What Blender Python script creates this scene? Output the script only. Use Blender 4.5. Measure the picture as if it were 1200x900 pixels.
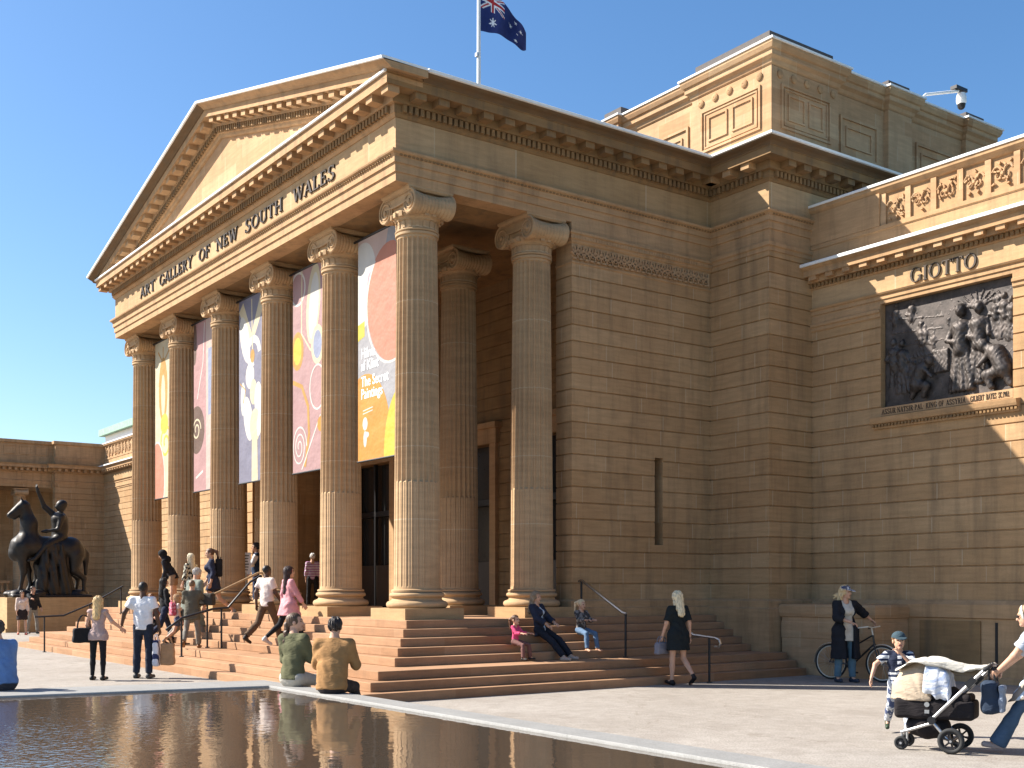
import bpy, bmesh, math, random
import numpy as np
from mathutils import Vector, Matrix

for o in list(bpy.data.objects):
    bpy.data.objects.remove(o)
random.seed(7)
scene = bpy.context.scene
R = math.radians

# ------------------------------------------------------------------ camera, sky, sun, exposure
cam_d = bpy.data.cameras.new('camera')
cam = bpy.data.objects.new('camera', cam_d)
scene.collection.objects.link(cam)
cam.location = (17.8274, -10.3314, 1.72)
cam.rotation_euler = (R(90), 0, 0.946)
cam_d.sensor_width = 36.0
cam_d.lens = 40.92
cam_d.shift_y = 0.1996
cam_d.clip_end = 5000
scene.camera = cam
scene.render.resolution_x, scene.render.resolution_y = 1024, 768

SUN_DIR = Vector((1.0, 0.98, -1.18)).normalized()          # the way the light travels
sun_elev = math.asin(-SUN_DIR.z)
world = bpy.data.worlds.new('World')
scene.world = world
world.use_nodes = True
wn = world.node_tree
wn.nodes.clear()
sky = wn.nodes.new('ShaderNodeTexSky')
sky.sky_type = 'NISHITA'
sky.sun_disc = False
sky.sun_elevation = sun_elev
sky.sun_rotation = math.atan2(-SUN_DIR.x, -SUN_DIR.y)
sky.altitude = 50
sky.air_density = 1.0
sky.dust_density = 0.9
sky.ozone_density = 3.0
bg = wn.nodes.new('ShaderNodeBackground')
bg.inputs['Strength'].default_value = 0.08
wo = wn.nodes.new('ShaderNodeOutputWorld')
hs = wn.nodes.new('ShaderNodeHueSaturation')
hs.inputs['Saturation'].default_value = 1.2
wn.links.new(sky.outputs[0], hs.inputs['Color'])
wn.links.new(hs.outputs[0], bg.inputs[0])
wn.links.new(bg.outputs[0], wo.inputs[0])

sun_d = bpy.data.lights.new('sun', 'SUN')
sun_d.energy = 5.0
sun_d.angle = R(0.5)
sun_d.color = (1.0, 0.935, 0.84)
sun = bpy.data.objects.new('sun', sun_d)
scene.collection.objects.link(sun)
sun.rotation_euler = SUN_DIR.to_track_quat('-Z', 'Y').to_euler()
sun.location = (-30, -20, 40)

scene.view_settings.view_transform = 'Standard'
scene.view_settings.look = 'None'
scene.view_settings.gamma = 1.0
scene.view_settings.exposure = 1.32

# ------------------------------------------------------------------ tagging
COL = scene.collection.objects

def tag(o, label=None, cat=None, group=None, kind=None):
    if label: o['label'] = label
    if cat: o['category'] = cat
    if group: o['group'] = group
    if kind: o['kind'] = kind
    return o

def thing(name, label, cat, loc=(0, 0, 0), rotz=0.0, group=None):
    o = bpy.data.objects.new(name, None)
    o.empty_display_size = 0.2
    COL.link(o)
    o.location = loc
    o.rotation_euler = (0, 0, rotz)
    return tag(o, label, cat, group)

def copy_tree(o, parent=None):
    c = o.copy()
    COL.link(c)
    if parent: c.parent = parent
    for ch in list(o.children):
        copy_tree(ch, c)
    return c

# ------------------------------------------------------------------ materials
class NT:
    def __init__(self, name):
        self.m = bpy.data.materials.new(name)
        self.m.use_nodes = True
        self.t = self.m.node_tree
        self.t.nodes.clear()
        self.out = self.t.nodes.new('ShaderNodeOutputMaterial')
        self.b = self.t.nodes.new('ShaderNodeBsdfPrincipled')
        self.t.links.new(self.b.outputs[0], self.out.inputs[0])
    def n(self, typ, **kw):
        x = self.t.nodes.new(typ)
        for k, v in kw.items():
            setattr(x, k, v)
        return x
    def l(self, a, b): self.t.links.new(a, b)
    def setv(self, sock, v):
        if isinstance(v, (int, float)): sock.default_value = v
        elif isinstance(v, (tuple, list)): sock.default_value = v if len(v) != 3 or sock.type != 'RGBA' else (*v, 1)
        else: self.l(v, sock)
    def math(self, op, a, b=0.0, c=None):
        x = self.n('ShaderNodeMath', operation=op)
        self.setv(x.inputs[0], a); self.setv(x.inputs[1], b)
        if c is not None: self.setv(x.inputs[2], c)
        return x.outputs[0]
    def mix(self, fac, a, b, blend='MIX'):
        x = self.n('ShaderNodeMix', data_type='RGBA', blend_type=blend)
        self.setv(x.inputs[0], fac)
        self.setv(x.inputs[6], a); self.setv(x.inputs[7], b)
        return x.outputs[2]
    def noise(self, vec, scale, detail=3.0, rough=0.55):
        x = self.n('ShaderNodeTexNoise')
        x.inputs['Scale'].default_value = scale
        x.inputs['Detail'].default_value = detail
        x.inputs['Roughness'].default_value = rough
        if vec is not None: self.l(vec, x.inputs['Vector'])
        return x.outputs[0]
    def ramp(self, fac, stops, interp='LINEAR'):
        x = self.n('ShaderNodeValToRGB')
        x.color_ramp.interpolation = interp
        e = x.color_ramp.elements
        while len(e) > 1: e.remove(e[-1])
        e[0].position = stops[0][0]; e[0].color = (*stops[0][1], 1)
        for p, c in stops[1:]:
            k = e.new(p); k.color = (*c, 1)
        self.l(fac, x.inputs[0])
        return x.outputs[0]
    def bump(self, h, strength=0.3, dist=0.02, normal=None):
        x = self.n('ShaderNodeBump')
        x.inputs['Strength'].default_value = strength
        x.inputs['Distance'].default_value = dist
        self.l(h, x.inputs['Height'])
        if normal is not None: self.l(normal, x.inputs['Normal'])
        return x.outputs[0]
    def done(self, col=None, rough=0.8, bump=None, metal=0.0, spec=None):
        if col is not None: self.setv(self.b.inputs['Base Color'], col)
        self.setv(self.b.inputs['Roughness'], rough)
        self.setv(self.b.inputs['Metallic'], metal)
        if spec is not None: self.setv(self.b.inputs['Specular IOR Level'], spec)
        if bump is not None: self.l(bump, self.b.inputs['Normal'])
        return self.m

def g3(v): return (v, v, v)

def position(N):
    geo = N.n('ShaderNodeNewGeometry')
    sep = N.n('ShaderNodeSeparateXYZ')
    N.l(geo.outputs['Position'], sep.inputs[0])
    return geo.outputs['Position'], sep.outputs[0], sep.outputs[1], sep.outputs[2]

def stone(name, tones, course=None, z0=0.0, length=1.15, joint=True, grime=0.5, drum=None):
    """sandstone: per-block tone, bedding streaks, stains; blocks follow world height and run"""
    N = NT(name)
    P, x, y, z = position(N)
    big = N.noise(P, 0.55, 4)
    if course:
        run = N.math('ADD', x, y)
        row = N.math('FLOOR', N.math('DIVIDE', N.math('SUBTRACT', z, z0), course))
        wn1 = N.n('ShaderNodeTexWhiteNoise', noise_dimensions='1D')
        N.l(row, wn1.inputs['W'])
        ub = N.math('ADD', N.math('DIVIDE', run, length), N.math('MULTIPLY', wn1.outputs[0], 9.7))
        ub = N.math('ADD', ub, N.math('MULTIPLY', N.math('SINE', N.math('MULTIPLY', ub, 2.1)), 0.22))
        cell = N.math('FLOOR', ub)
        cv = N.n('ShaderNodeCombineXYZ')
        N.l(cell, cv.inputs[0]); N.l(row, cv.inputs[1])
        wn2 = N.n('ShaderNodeTexWhiteNoise', noise_dimensions='2D')
        N.l(cv.outputs[0], wn2.inputs['Vector'])
        tone = wn2.outputs[0]
        fr = N.math('FRACT', ub)
        jm = N.math('LESS_THAN', fr, 0.013)
    else:
        tone = N.noise(P, 0.9, 2)
        jm = None
    k = len(tones)
    col = N.ramp(tone, [(i / max(1, k - 1), c) for i, c in enumerate(tones)])
    # bedding streaks
    mp = N.n('ShaderNodeMapping')
    mp.inputs['Scale'].default_value = (1.2, 1.2, 9.0)
    N.l(P, mp.inputs[0])
    bed = N.noise(mp.outputs[0], 1.6, 5, 0.6)
    col = N.mix(0.45, col, N.ramp(bed, [(0.3, (0.62, 0.60, 0.56)), (0.7, (1.16, 1.12, 1.08))]), 'MULTIPLY')
    # vertical rain streaks and old dirt
    mp2 = N.n('ShaderNodeMapping')
    mp2.inputs['Scale'].default_value = (3.0, 3.0, 0.35)
    N.l(P, mp2.inputs[0])
    st = N.noise(mp2.outputs[0], 1.3, 5, 0.65)
    stm = N.math('MULTIPLY', N.ramp(st, [(0.48, (0, 0, 0)), (0.75, (1, 1, 1))]), grime)
    col = N.mix(stm, col, (0.13, 0.095, 0.06))
    col = N.mix(N.math('MULTIPLY', N.ramp(big, [(0.35, (0, 0, 0)), (0.7, (1, 1, 1))]), 0.35), col,
                N.mix(1.0, col, (0.72, 0.60, 0.50), 'MULTIPLY'))
    fine = N.noise(P, 55, 3, 0.7)
    col = N.mix(0.25, col, N.ramp(fine, [(0.3, g3(0.7)), (0.7, g3(1.2))]), 'MULTIPLY')
    if jm is not None and joint:
        col = N.mix(N.math('MULTIPLY', jm, 0.55), col, (0.50, 0.40, 0.27))
    if drum:
        dj = N.math('LESS_THAN', N.math('FRACT', N.math('DIVIDE', N.math('SUBTRACT', z, drum[1]), drum[0])), 0.014)
        col = N.mix(N.math('MULTIPLY', dj, 0.5), col, (0.55, 0.45, 0.32))
    mid = N.noise(P, 9, 4, 0.6)
    h = N.math('ADD', N.math('MULTIPLY', fine, 0.35), mid)
    return N.done(col, 0.9, N.bump(h, 0.35, 0.012), spec=0.25)

T_WALL = [(.41, .255, .128), (.455, .292, .152), (.43, .27, .137), (.475, .31, .165), (.44, .28, .142), (.50, .335, .185)]
T_TRIM = [(.37, .225, .115), (.47, .30, .16), (.42, .265, .14)]
COURSE = 0.318
ZC = 1.5
M_WALL = stone('ashlar_sandstone', T_WALL, COURSE, ZC, 1.4)
M_TRIM = stone('carved_sandstone', T_TRIM, grime=0.55)
M_FRIEZE = stone('frieze_sandstone', [(.40, .265, .135), (.45, .305, .165), (.49, .335, .185)], 3.0, 7.4, 2.3, grime=0.35)
M_LIGHT = stone('pale_sandstone', [(.47, .31, .175), (.54, .37, .215), (.45, .275, .145), (.52, .335, .19)], COURSE, ZC, 1.3, grime=0.25)
M_COL = stone('column_sandstone', [(.43, .285, .155), (.48, .33, .19), (.45, .305, .17)], grime=0.3, drum=(1.32, 1.64))
M_DARK = stone('weathered_and_shade_sandstone', [(.14, .085, .042), (.29, .18, .085), (.20, .12, .058)], grime=0.9)  # weathered stone outside; inside the portico its dark tone paints in shade
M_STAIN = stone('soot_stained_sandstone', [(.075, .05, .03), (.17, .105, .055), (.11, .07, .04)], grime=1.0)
M_STEP = stone('step_sandstone', [(.35, .20, .112), (.40, .24, .14), (.37, .22, .125), (.33, .185, .10)], 0.145, 0.0, 1.9, joint=False, grime=0.2)
M_PLINTH = stone('pedestal_sandstone', [(.42, .28, .145), (.46, .31, .165)], grime=0.2)

def simple(name, col, rough=0.6, metal=0.0, var=0.15, scale=12.0, bump=0.1, bscale=60.0, spec=None, bdist=0.004):
    N = NT(name)
    tc = N.n('ShaderNodeTexCoord')
    nz = N.noise(tc.outputs['Object'], scale, 4)
    c = N.mix(1.0, col, N.ramp(nz, [(0.25, g3(1 - var)), (0.75, g3(1 + var))]), 'MULTIPLY')
    b = N.bump(N.noise(tc.outputs['Object'], bscale, 3), bump, bdist) if bump else None
    return N.done(c, rough, b, metal, spec)

M_CAP = simple('lead_flashing', (.78, .78, .76), 0.5, var=0.08)
M_SLATE = simple('dark_roof_slate', (.075, .065, .062), 0.8)
M_INTERIOR = simple('dark_interior', (.025, .02, .016), 0.8)
M_DOOR = simple('dark_timber_door', (.05, .032, .02), 0.5)
M_BLACKMETAL = simple('black_metal', (.018, .018, .02), 0.45, 0.3)
M_STEEL = simple('brushed_steel', (.45, .44, .42), 0.32, 1.0, var=0.08)
M_BRASS = simple('bronze_letters', (.045, .032, .022), 0.5, 0.4)
M_WHITE = simple('white_paint', (.80, .80, .78), 0.5, var=0.05)
M_GREEN = simple('green_copper', (.22, .36, .28), 0.7, var=0.25, scale=3)
M_GLASS_DARK = simple('dark_window', (.03, .03, .03), 0.15, bump=0)

def bronze(name, dark, light, rough=0.38, metal=0.75):
    N = NT(name)
    tc = N.n('ShaderNodeTexCoord')
    nz = N.noise(tc.outputs['Object'], 5, 5, 0.65)
    c = N.ramp(nz, [(0.3, dark), (0.72, light)])
    return N.done(c, N.ramp(nz, [(0.3, g3(rough)), (0.8, g3(rough + 0.2))]), N.bump(N.noise(tc.outputs['Object'], 25, 4), 0.25, 0.01), metal)
M_STATUE = bronze('dark_bronze', (.016, .014, .013), (.035, .03, .026), 0.42, 0.6)
M_RELIEF = bronze('relief_bronze', (.03, .026, .024), (.12, .10, .09), 0.48, 0.5)

def plaza_mat():
    N = NT('granite_paving')
    P, x, y, z = position(N)
    fine = N.noise(P, 45, 4, 0.75)
    mid = N.noise(P, 5, 4, 0.6)
    big = N.noise(P, 0.35, 4, 0.6)
    c = N.ramp(fine, [(0.28, (.13, .117, .103)), (0.5, (.315, .293, .265)), (0.72, (.42, .395, .365))])
    c = N.mix(0.55, c, N.ramp(mid, [(0.3, (.72, .68, .64)), (0.7, (1.1, 1.08, 1.05))]), 'MULTIPLY')
    c = N.mix(0.45, c, N.ramp(big, [(0.35, (.75, .70, .65)), (0.65, (1.08, 1.06, 1.04))]), 'MULTIPLY')
    # dark gum spots and faint worn patches
    sp_ = N.n('ShaderNodeTexVoronoi'); sp_.inputs['Scale'].default_value = 1.7; N.l(P, sp_.inputs['Vector'])
    c = N.mix(N.math('MULTIPLY', N.math('LESS_THAN', sp_.outputs['Distance'], 0.055), 0.45), c, (.10, .09, .08))
    pt = N.noise(P, 1.1, 5, 0.7)
    c = N.mix(N.math('MULTIPLY', N.ramp(pt, [(0.50, g3(0)), (0.62, g3(1))]), 0.28), c, (.17, .145, .12))
    # a few long hairline cracks / seams
    vo = N.n('ShaderNodeTexVoronoi', feature='DISTANCE_TO_EDGE')
    vo.inputs['Scale'].default_value = 0.22
    wp = N.n('ShaderNodeVectorMath', operation='ADD')
    N.l(P, wp.inputs[0])
    nzc = N.n('ShaderNodeTexNoise'); nzc.inputs['Scale'].default_value = 1.5
    N.l(P, nzc.inputs['Vector']); N.l(nzc.outputs['Color'], wp.inputs[1])
    N.l(wp.outputs[0], vo.inputs['Vector'])
    cr = N.math('LESS_THAN', vo.outputs['Distance'], 0.0022)
    c = N.mix(N.math('MULTIPLY', cr, 0.35), c, (.16, .13, .10))
    h = N.math('ADD', fine, N.math('MULTIPLY', mid, 0.8))
    return N.done(c, 0.88, N.bump(h, 0.5, 0.012), spec=0.25)
M_PLAZA = plaza_mat()

def rim_mat():
    N = NT('pool_granite')
    P, x, y, z = position(N)
    fine = N.noise(P, 70, 4, 0.75)
    mid = N.noise(P, 3, 4, 0.6)
    c = N.ramp(fine, [(0.3, (.17, .168, .16)), (0.7, (.29, .285, .27))])
    c = N.mix(0.5, c, N.ramp(mid, [(0.3, g3(.75)), (0.7, g3(1.1))]), 'MULTIPLY')
    jx = N.math('LESS_THAN', N.math('FRACT', N.math('DIVIDE', N.math('SUBTRACT', x, 0.3), 2.4)), 0.004)
    c = N.mix(N.math('MULTIPLY', jx, 0.6), c, (.1, .1, .09))
    return N.done(c, 0.75, N.bump(fine, 0.3, 0.006))
M_RIM = rim_mat()

def water_mat():
    N = NT('pool_water')
    P, x, y, z = position(N)
    mp = N.n('ShaderNodeMapping'); mp.inputs['Scale'].default_value = (1, 1, 1)
    N.l(P, mp.inputs[0])
    w1 = N.noise(mp.outputs[0], 3.2, 2, 0.5)
    w2 = N.noise(mp.outputs[0], 14, 2, 0.5)
    # livelier water towards the near left, where the pool is fed
    dx = N.math('SUBTRACT', x, 6.3); dy = N.math('ADD', y, 9.6)
    d = N.math('SQRT', N.math('ADD', N.math('MULTIPLY', dx, dx), N.math('MULTIPLY', dy, dy)))
    amp = N.ramp(N.math('DIVIDE', d, 5.5), [(0.25, g3(1.0)), (0.75, g3(0.12))])
    h = N.math('ADD', N.math('MULTIPLY', w1, 0.55), N.math('MULTIPLY', N.math('MULTIPLY', w2, amp), 1.1))
    m = N.done((.07, .053, .039), 0.03, N.bump(h, 0.14, 0.03), spec=0.85)
    N.b.inputs['IOR'].default_value = 3.6
    return m
M_WATER = water_mat()

# ------------------------------------------------------------------ mesh helper
class MB:
    def __init__(self): self.v = []; self.f = []; self.m = []; self.cur = 0
    def add(self, verts, faces):
        o = len(self.v)
        self.v += [tuple(p) for p in verts]
        self.f += [tuple(i + o for i in f) for f in faces]
        self.m += [self.cur] * len(faces)
        return self
    def box(self, x0, y0, z0, x1, y1, z1):
        x0, x1 = sorted((x0, x1)); y0, y1 = sorted((y0, y1)); z0, z1 = sorted((z0, z1))
        return self.add([(x0, y0, z0), (x1, y0, z0), (x1, y1, z0), (x0, y1, z0), (x0, y0, z1), (x1, y0, z1), (x1, y1, z1), (x0, y1, z1)],
                        [(0, 3, 2, 1), (4, 5, 6, 7), (0, 1, 5, 4), (1, 2, 6, 5), (2, 3, 7, 6), (3, 0, 4, 7)])
    def obox(self, c, ax, ay, az):
        c = Vector(c); ax, ay, az = Vector(ax), Vector(ay), Vector(az)
        vs = [c + sx * ax + sy * ay + sz * az for sz in (-1, 1) for sx, sy in ((-1, -1), (1, -1), (1, 1), (-1, 1))]
        return self.add(vs, [(0, 3, 2, 1), (4, 5, 6, 7), (0, 1, 5, 4), (1, 2, 6, 5), (2, 3, 7, 6), (3, 0, 4, 7)])
    def quad(self, a, b, c, d): return self.add([a, b, c, d], [(0, 1, 2, 3)])
    def poly(self, pts): return self.add(pts, [tuple(range(len(pts)))])
    def lathe(self, prof, c=(0, 0, 0), n=32, axis='z', cap=True):
        vs = []
        for r, h in prof:
            for i in range(n):
                t = 2 * math.pi * i / n
                a, b = r * math.cos(t), r * math.sin(t)
                p = (a, b, h) if axis == 'z' else ((a, h, b) if axis == 'y' else (h, a, b))
                vs.append((p[0] + c[0], p[1] + c[1], p[2] + c[2]))
        fs = []
        for k in range(len(prof) - 1):
            for i in range(n):
                j = (i + 1) % n
                fs.append((k * n + i, k * n + j, (k + 1) * n + j, (k + 1) * n + i))
        if cap:
            fs.append(tuple(range(n - 1, -1, -1)))
            fs.append(tuple((len(prof) - 1) * n + i for i in range(n)))
        return self.add(vs, fs)
    def tube(self, pts, r, n=8, closed=False):
        pts = [Vector(p) for p in pts]
        m = len(pts)
        rr = r if isinstance(r, (list, tuple)) else [r] * m
        vs = []
        up = None
        for k in range(m):
            if closed: d = pts[(k + 1) % m] - pts[k - 1]
            else: d = pts[min(k + 1, m - 1)] - pts[max(k - 1, 0)]
            d.normalize()
            if up is None:
                up = Vector((0, 0, 1)) if abs(d.z) < 0.9 else Vector((1, 0, 0))
            a = d.cross(up); a.normalize(); b = a.cross(d); b.normalize(); up = b
            for i in range(n):
                t = 2 * math.pi * i / n
                vs.append(pts[k] + rr[k] * (math.cos(t) * a + math.sin(t) * b))
        fs = []
        for k in range(m if closed else m - 1):
            k2 = (k + 1) % m
            for i in range(n):
                j = (i + 1) % n
                fs.append((k * n + i, k * n + j, k2 * n + j, k2 * n + i))
        if not closed:
            fs.append(tuple(range(n - 1, -1, -1))); fs.append(tuple((m - 1) * n + i for i in range(n)))
        return self.add(vs, fs)
    def sweep(self, path, prof, closed=False, cap=True):
        """path: plan points; prof: (out, z); out is to the right of travel; corners are mitred"""
        m = len(path)
        nv = len(prof)
        P = [Vector((p[0], p[1])) for p in path]
        vs = []
        for k in range(m):
            d0 = (P[k] - P[k - 1]).normalized() if (k > 0 or closed) else None
            d1 = (P[(k + 1) % m] - P[k]).normalized() if (k < m - 1 or closed) else None
            if d0 is None: d0 = d1
            if d1 is None: d1 = d0
            n0 = Vector((d0.y, -d0.x)); n1 = Vector((d1.y, -d1.x))
            mi = n0 + n1
            mi = mi / max(0.2, mi.dot(n0))
            for o, z in prof:
                q = P[k] + mi * o
                vs.append((q.x, q.y, z))
        fs = []
        for k in range(m if closed else m - 1):
            k2 = (k + 1) % m
            for i in range(nv):
                j = (i + 1) % nv
                fs.append((k * nv + i, k2 * nv + i, k2 * nv + j, k * nv + j))
        if cap and not closed:
            fs.append(tuple(range(nv))); fs.append(tuple((m - 1) * nv + i for i in range(nv - 1, -1, -1)))
        return self.add(vs, fs)
    def prism(self, pts2, frame, depth):
        """2d outline extruded; frame = (origin, xdir, ydir, ndir)"""
        o, ax, ay, an = [Vector(t) for t in frame]
        a = [o + ax * p[0] + ay * p[1] for p in pts2]
        b = [p + an * depth for p in a]
        n = len(a)
        return self.add(a + b, [tuple(range(n - 1, -1, -1)), tuple(range(n, 2 * n))] + [(i, (i + 1) % n, n + (i + 1) % n, n + i) for i in range(n)])
    def build(self, name, mats, parent=None, smooth=False, fix=True):
        me = bpy.data.meshes.new(name)
        me.from_pydata(self.v, [], self.f)
        if not isinstance(mats, (list, tuple)): mats = [mats]
        for m in mats: me.materials.append(m)
        if len(mats) > 1: me.polygons.foreach_set('material_index', self.m)
        if fix:
            bm = bmesh.new(); bm.from_mesh(me)
            bmesh.ops.recalc_face_normals(bm, faces=bm.faces)
            bm.to_mesh(me); bm.free()
        if smooth:
            if smooth is True:
                me.polygons.foreach_set('use_smooth', [True] * len(me.polygons))
            else:
                me.polygons.foreach_set('use_smooth', [True] * len(me.polygons))
                me.set_sharp_from_angle(angle=R(smooth))
        me.update()
        o = bpy.data.objects.new(name, me)
        COL.link(o)
        if parent: o.parent = parent
        return o

def groove_prof(z0, z1, back=-0.3, g=0.016, d=0.028, out=0.0, c=COURSE, ph=ZC):
    pts = [(back, z0), (out, z0)]
    k = math.ceil((z0 + 0.03 - ph) / c)
    while ph + k * c < z1 - 0.03:
        z = ph + k * c
        pts += [(out, z - g), (out - d, z - g * 0.35), (out - d, z + g * 0.35), (out, z + g)]
        k += 1
    pts += [(out, z1), (back, z1)]
    return pts

def rows_along(path, spacing, fn, inset=0.0):
    """call fn(pos, tangent, outward) evenly along each straight of the path"""
    for a, b in zip(path[:-1], path[1:]):
        a, b = Vector(a), Vector(b)
        d = b - a; L = d.length; d = d / L
        n = max(1, int((L - 2 * inset) / spacing))
        st = (L - 2 * inset) / n
        for i in range(n):
            p = a + d * (inset + (i + 0.5) * st)
            fn(Vector((p.x, p.y, 0)), Vector((d.x, d.y, 0)), Vector((d.y, -d.x, 0)))
Z3 = Vector((0, 0, 1))
def block_rows(mb, path, spacing, w, o0, o1, z0, z1, inset=0.0):
    def f(p, t, n):
        c = p + n * (o0 + o1) / 2 + Z3 * (z0 + z1) / 2
        mb.obox(c, t * w / 2, n * (o1 - o0) / 2, Z3 * (z1 - z0) / 2)
    rows_along(path, spacing, f, inset)
# ------------------------------------------------------------------ ground, pool
mb = MB()
mb.add([(-700, -700, 0), (700, -700, 0), (700, 700, 0), (-700, 700, 0)], [(0, 1, 2, 3)])
tag(mb.build('plaza', M_PLAZA), kind='structure')

mb = MB(); mb.quad((20.5, -700, .004), (31, -700, .004), (31, 700, .004), (20.5, 700, .004))
tag(mb.build('unseen_road', simple('asphalt', (.05, .05, .052), .9, scale=3.)), kind='structure')  # dark strip out of view, added to cut bounce light on shaded walls
mb = MB(); mb.quad((31.3, -700, .02), (700, -700, .02), (700, 700, .02), (31.3, 700, .02))
tag(mb.build('unseen_lawn', simple('mown_grass', (.045, .075, .022), .9, var=.3, scale=2.)), kind='structure')  # unseen dark ground behind the camera, added to lower the fill light
ZR = 0.45
pool = thing('reflecting_pool', 'low pale granite rim around the dark reflecting pool', 'pool', (3.6, -4.1, 0))
pool.location = (0, 0, 0)
outer = [(2.72, -3.68), (15.6, -3.66), (15.6, -15.0), (0.95, -15.0)]
inner = [(3.62, -4.0), (14.9, -4.05), (14.9, -14.3), (2.02, -14.3)]
mb = MB()
zi = 0.06
n = 4
for z0, z1, ins in ((0.0, ZR, 0),):
    vs = [(x, y, z0) for x, y in outer] + [(x, y, z1) for x, y in outer] + [(x, y, z1) for x, y in inner] + [(x, y, zi) for x, y in inner]
    fs = []
    for i in range(4):
        j = (i + 1) % 4
        fs += [(i, j, 4 + j, 4 + i), (4 + i, 4 + j, 8 + j, 8 + i), (8 + i, 8 + j, 12 + j, 12 + i)]
    fs.append((12, 13, 14, 15))
    mb.add(vs, fs)
ro = mb.build('rim', M_RIM, pool)
bv = ro.modifiers.new('bevel', 'BEVEL'); bv.width = 0.015; bv.segments = 2; bv.limit_method = 'ANGLE'
mb = MB()
mb.poly([(3.60, -3.99, 0.422), (2.0, -14.32, 0.422), (14.92, -14.32, 0.422), (14.92, -4.04, 0.422)])
wat = mb.build('water', M_WATER)
tag(wat, kind='structure')

# ------------------------------------------------------------------ stairs
stair = thing('stone_staircase', 'broad flight of orange sandstone steps in front of the columned portico', 'staircase')
XR = [.32, .55, .80, 1.05, 1.30, 2.05, 2.30, 2.55]
YF = [0.03, -.17, -.37, -.57, -.77, -1.5, -1.77, -2.04]
XLs = [-17.25, -17.5, -17.75, -18.0, -18.2, -18.4, -18.5, -18.6]
RS = 0.145
for k in range(8):
    z1 = RS * (8 - k); z0 = z1 - RS if k < 7 else -0.02
    mb = MB()
    yend = 7.72 if k < 3 else 7.74 + 0.02 * k
    yb = 0.5 if k else 0.0
    mb.box(XLs[k], YF[k], z0, XR[k], 7.9 - 0.004 * k, z1)
    o = mb.build('step' if k else 'landing', M_STEP, stair)
    bv = o.modifiers.new('bevel', 'BEVEL'); bv.width = 0.012; bv.segments = 2; bv.limit_method = 'ANGLE'

# ------------------------------------------------------------------ the gallery building
G = thing('gallery_building', 'golden sandstone art gallery with a columned portico, pediment and flanking walls', 'art gallery', (-8, 4, 0))
G.location = (0, 0, 0)
ZA, ZT, ZF = 8.91, 9.41, 10.02
ZDN, ZMO, ZCB, ZCT, ZCY = 10.08, 10.23, 10.40, 10.55, 10.69
PATH = [(-17.65, 20), (-17.65, 7.79), (-16, 7.79), (-16, 0), (0, 0), (0, 7.79), (1.65, 7.79), (1.65, 20)]

# entablature
mb = MB()
mb.sweep(PATH, [(-.4, ZA), (0, ZA), (0, 9.06), (.028, 9.066), (.028, 9.19), (.035, 9.20), (.035, 9.215), (.06, 9.22), (.06, 9.33),
                (.075, 9.345), (.075, 9.36), (.12, 9.385), (.13, 9.41), (.13, 9.43), (0, 9.44), (-.4, 9.44)])
ent = mb.build('entablature', M_TRIM, G)
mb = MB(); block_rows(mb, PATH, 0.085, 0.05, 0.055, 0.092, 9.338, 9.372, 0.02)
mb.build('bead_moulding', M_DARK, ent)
mb = MB()
mb.sweep(PATH, [(-.4, 9.442), (0.003, 9.442), (0.003, ZF), (-.4, ZF)])
mb.build('frieze', M_FRIEZE, ent)
mb = MB()
mb.sweep(PATH, [(-.4, ZF + .002), (.02, ZF + .002), (.035, 10.04), (.06, ZDN), (.07, ZDN), (.07, ZMO), (.15, ZMO), (.15, ZCB), (.40, ZCB), (.42, ZCB - .012), (.42, ZCT), (.44, ZCT), (.44, ZCT + .012), (-.4, ZCT + .012)])
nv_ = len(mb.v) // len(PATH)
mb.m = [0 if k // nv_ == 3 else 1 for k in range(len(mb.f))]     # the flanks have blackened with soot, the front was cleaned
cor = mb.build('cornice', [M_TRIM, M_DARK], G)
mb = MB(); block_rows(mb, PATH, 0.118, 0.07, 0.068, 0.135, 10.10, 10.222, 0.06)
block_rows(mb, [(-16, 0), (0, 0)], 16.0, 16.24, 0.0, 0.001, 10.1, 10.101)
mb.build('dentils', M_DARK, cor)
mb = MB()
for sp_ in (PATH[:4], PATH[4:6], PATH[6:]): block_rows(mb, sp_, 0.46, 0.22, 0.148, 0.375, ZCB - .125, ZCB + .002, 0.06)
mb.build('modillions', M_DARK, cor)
mb = MB()
for sp_ in (PATH[3:5], PATH[5:7]): block_rows(mb, sp_, 0.46, 0.22, 0.148, 0.375, ZCB - .125, ZCB + .002, 0.06)
for px, py, sx, sy in ((0, 0, 1, -1), (-16, 0, -1, -1)):
    mb.box(px + sx * .14, py + sy * .14, ZCB - .125, px + sx * .37, py + sy * .37, ZCB + .002)
mb.build('modillions', M_TRIM, cor)
# eave mouldings on the sides (the front carries the pediment instead)
for nm, pth in (('eave', [(0, 0.3), (0, 7.79), (1.65, 7.79), (1.65, 20)]), ('eave', [(-17.65, 20), (-17.65, 7.79), (-16, 7.79), (-16, 0.3)])):
    mb = MB()
    mb.sweep(pth, [(0, ZCT + .014), (.44, ZCT + .014), (.455, 10.585), (.49, 10.615), (.56, 10.64), (.60, 10.67), (.61, ZCY), (0, ZCY)])
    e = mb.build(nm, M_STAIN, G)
    mb = MB()
    mb.sweep(pth, [(0.1, ZCY + .002), (.61, ZCY - .022), (.64, ZCY - .015), (.645, ZCY + .03), (.62, ZCY + .045), (0.1, ZCY + .05)])
    mb.build('flashing', M_CAP, e)
mb = MB(); mb.sweep([(-16.42, 0), (0.42, 0)], [(0.05, ZCT + .014), (.445, ZCT + .013), (.47, ZCT + .02), (.47, ZCT + .06), (.44, ZCT + .07), (0.05, ZCT + .075)])
mb.build('flashing', M_CAP, cor)

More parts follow.
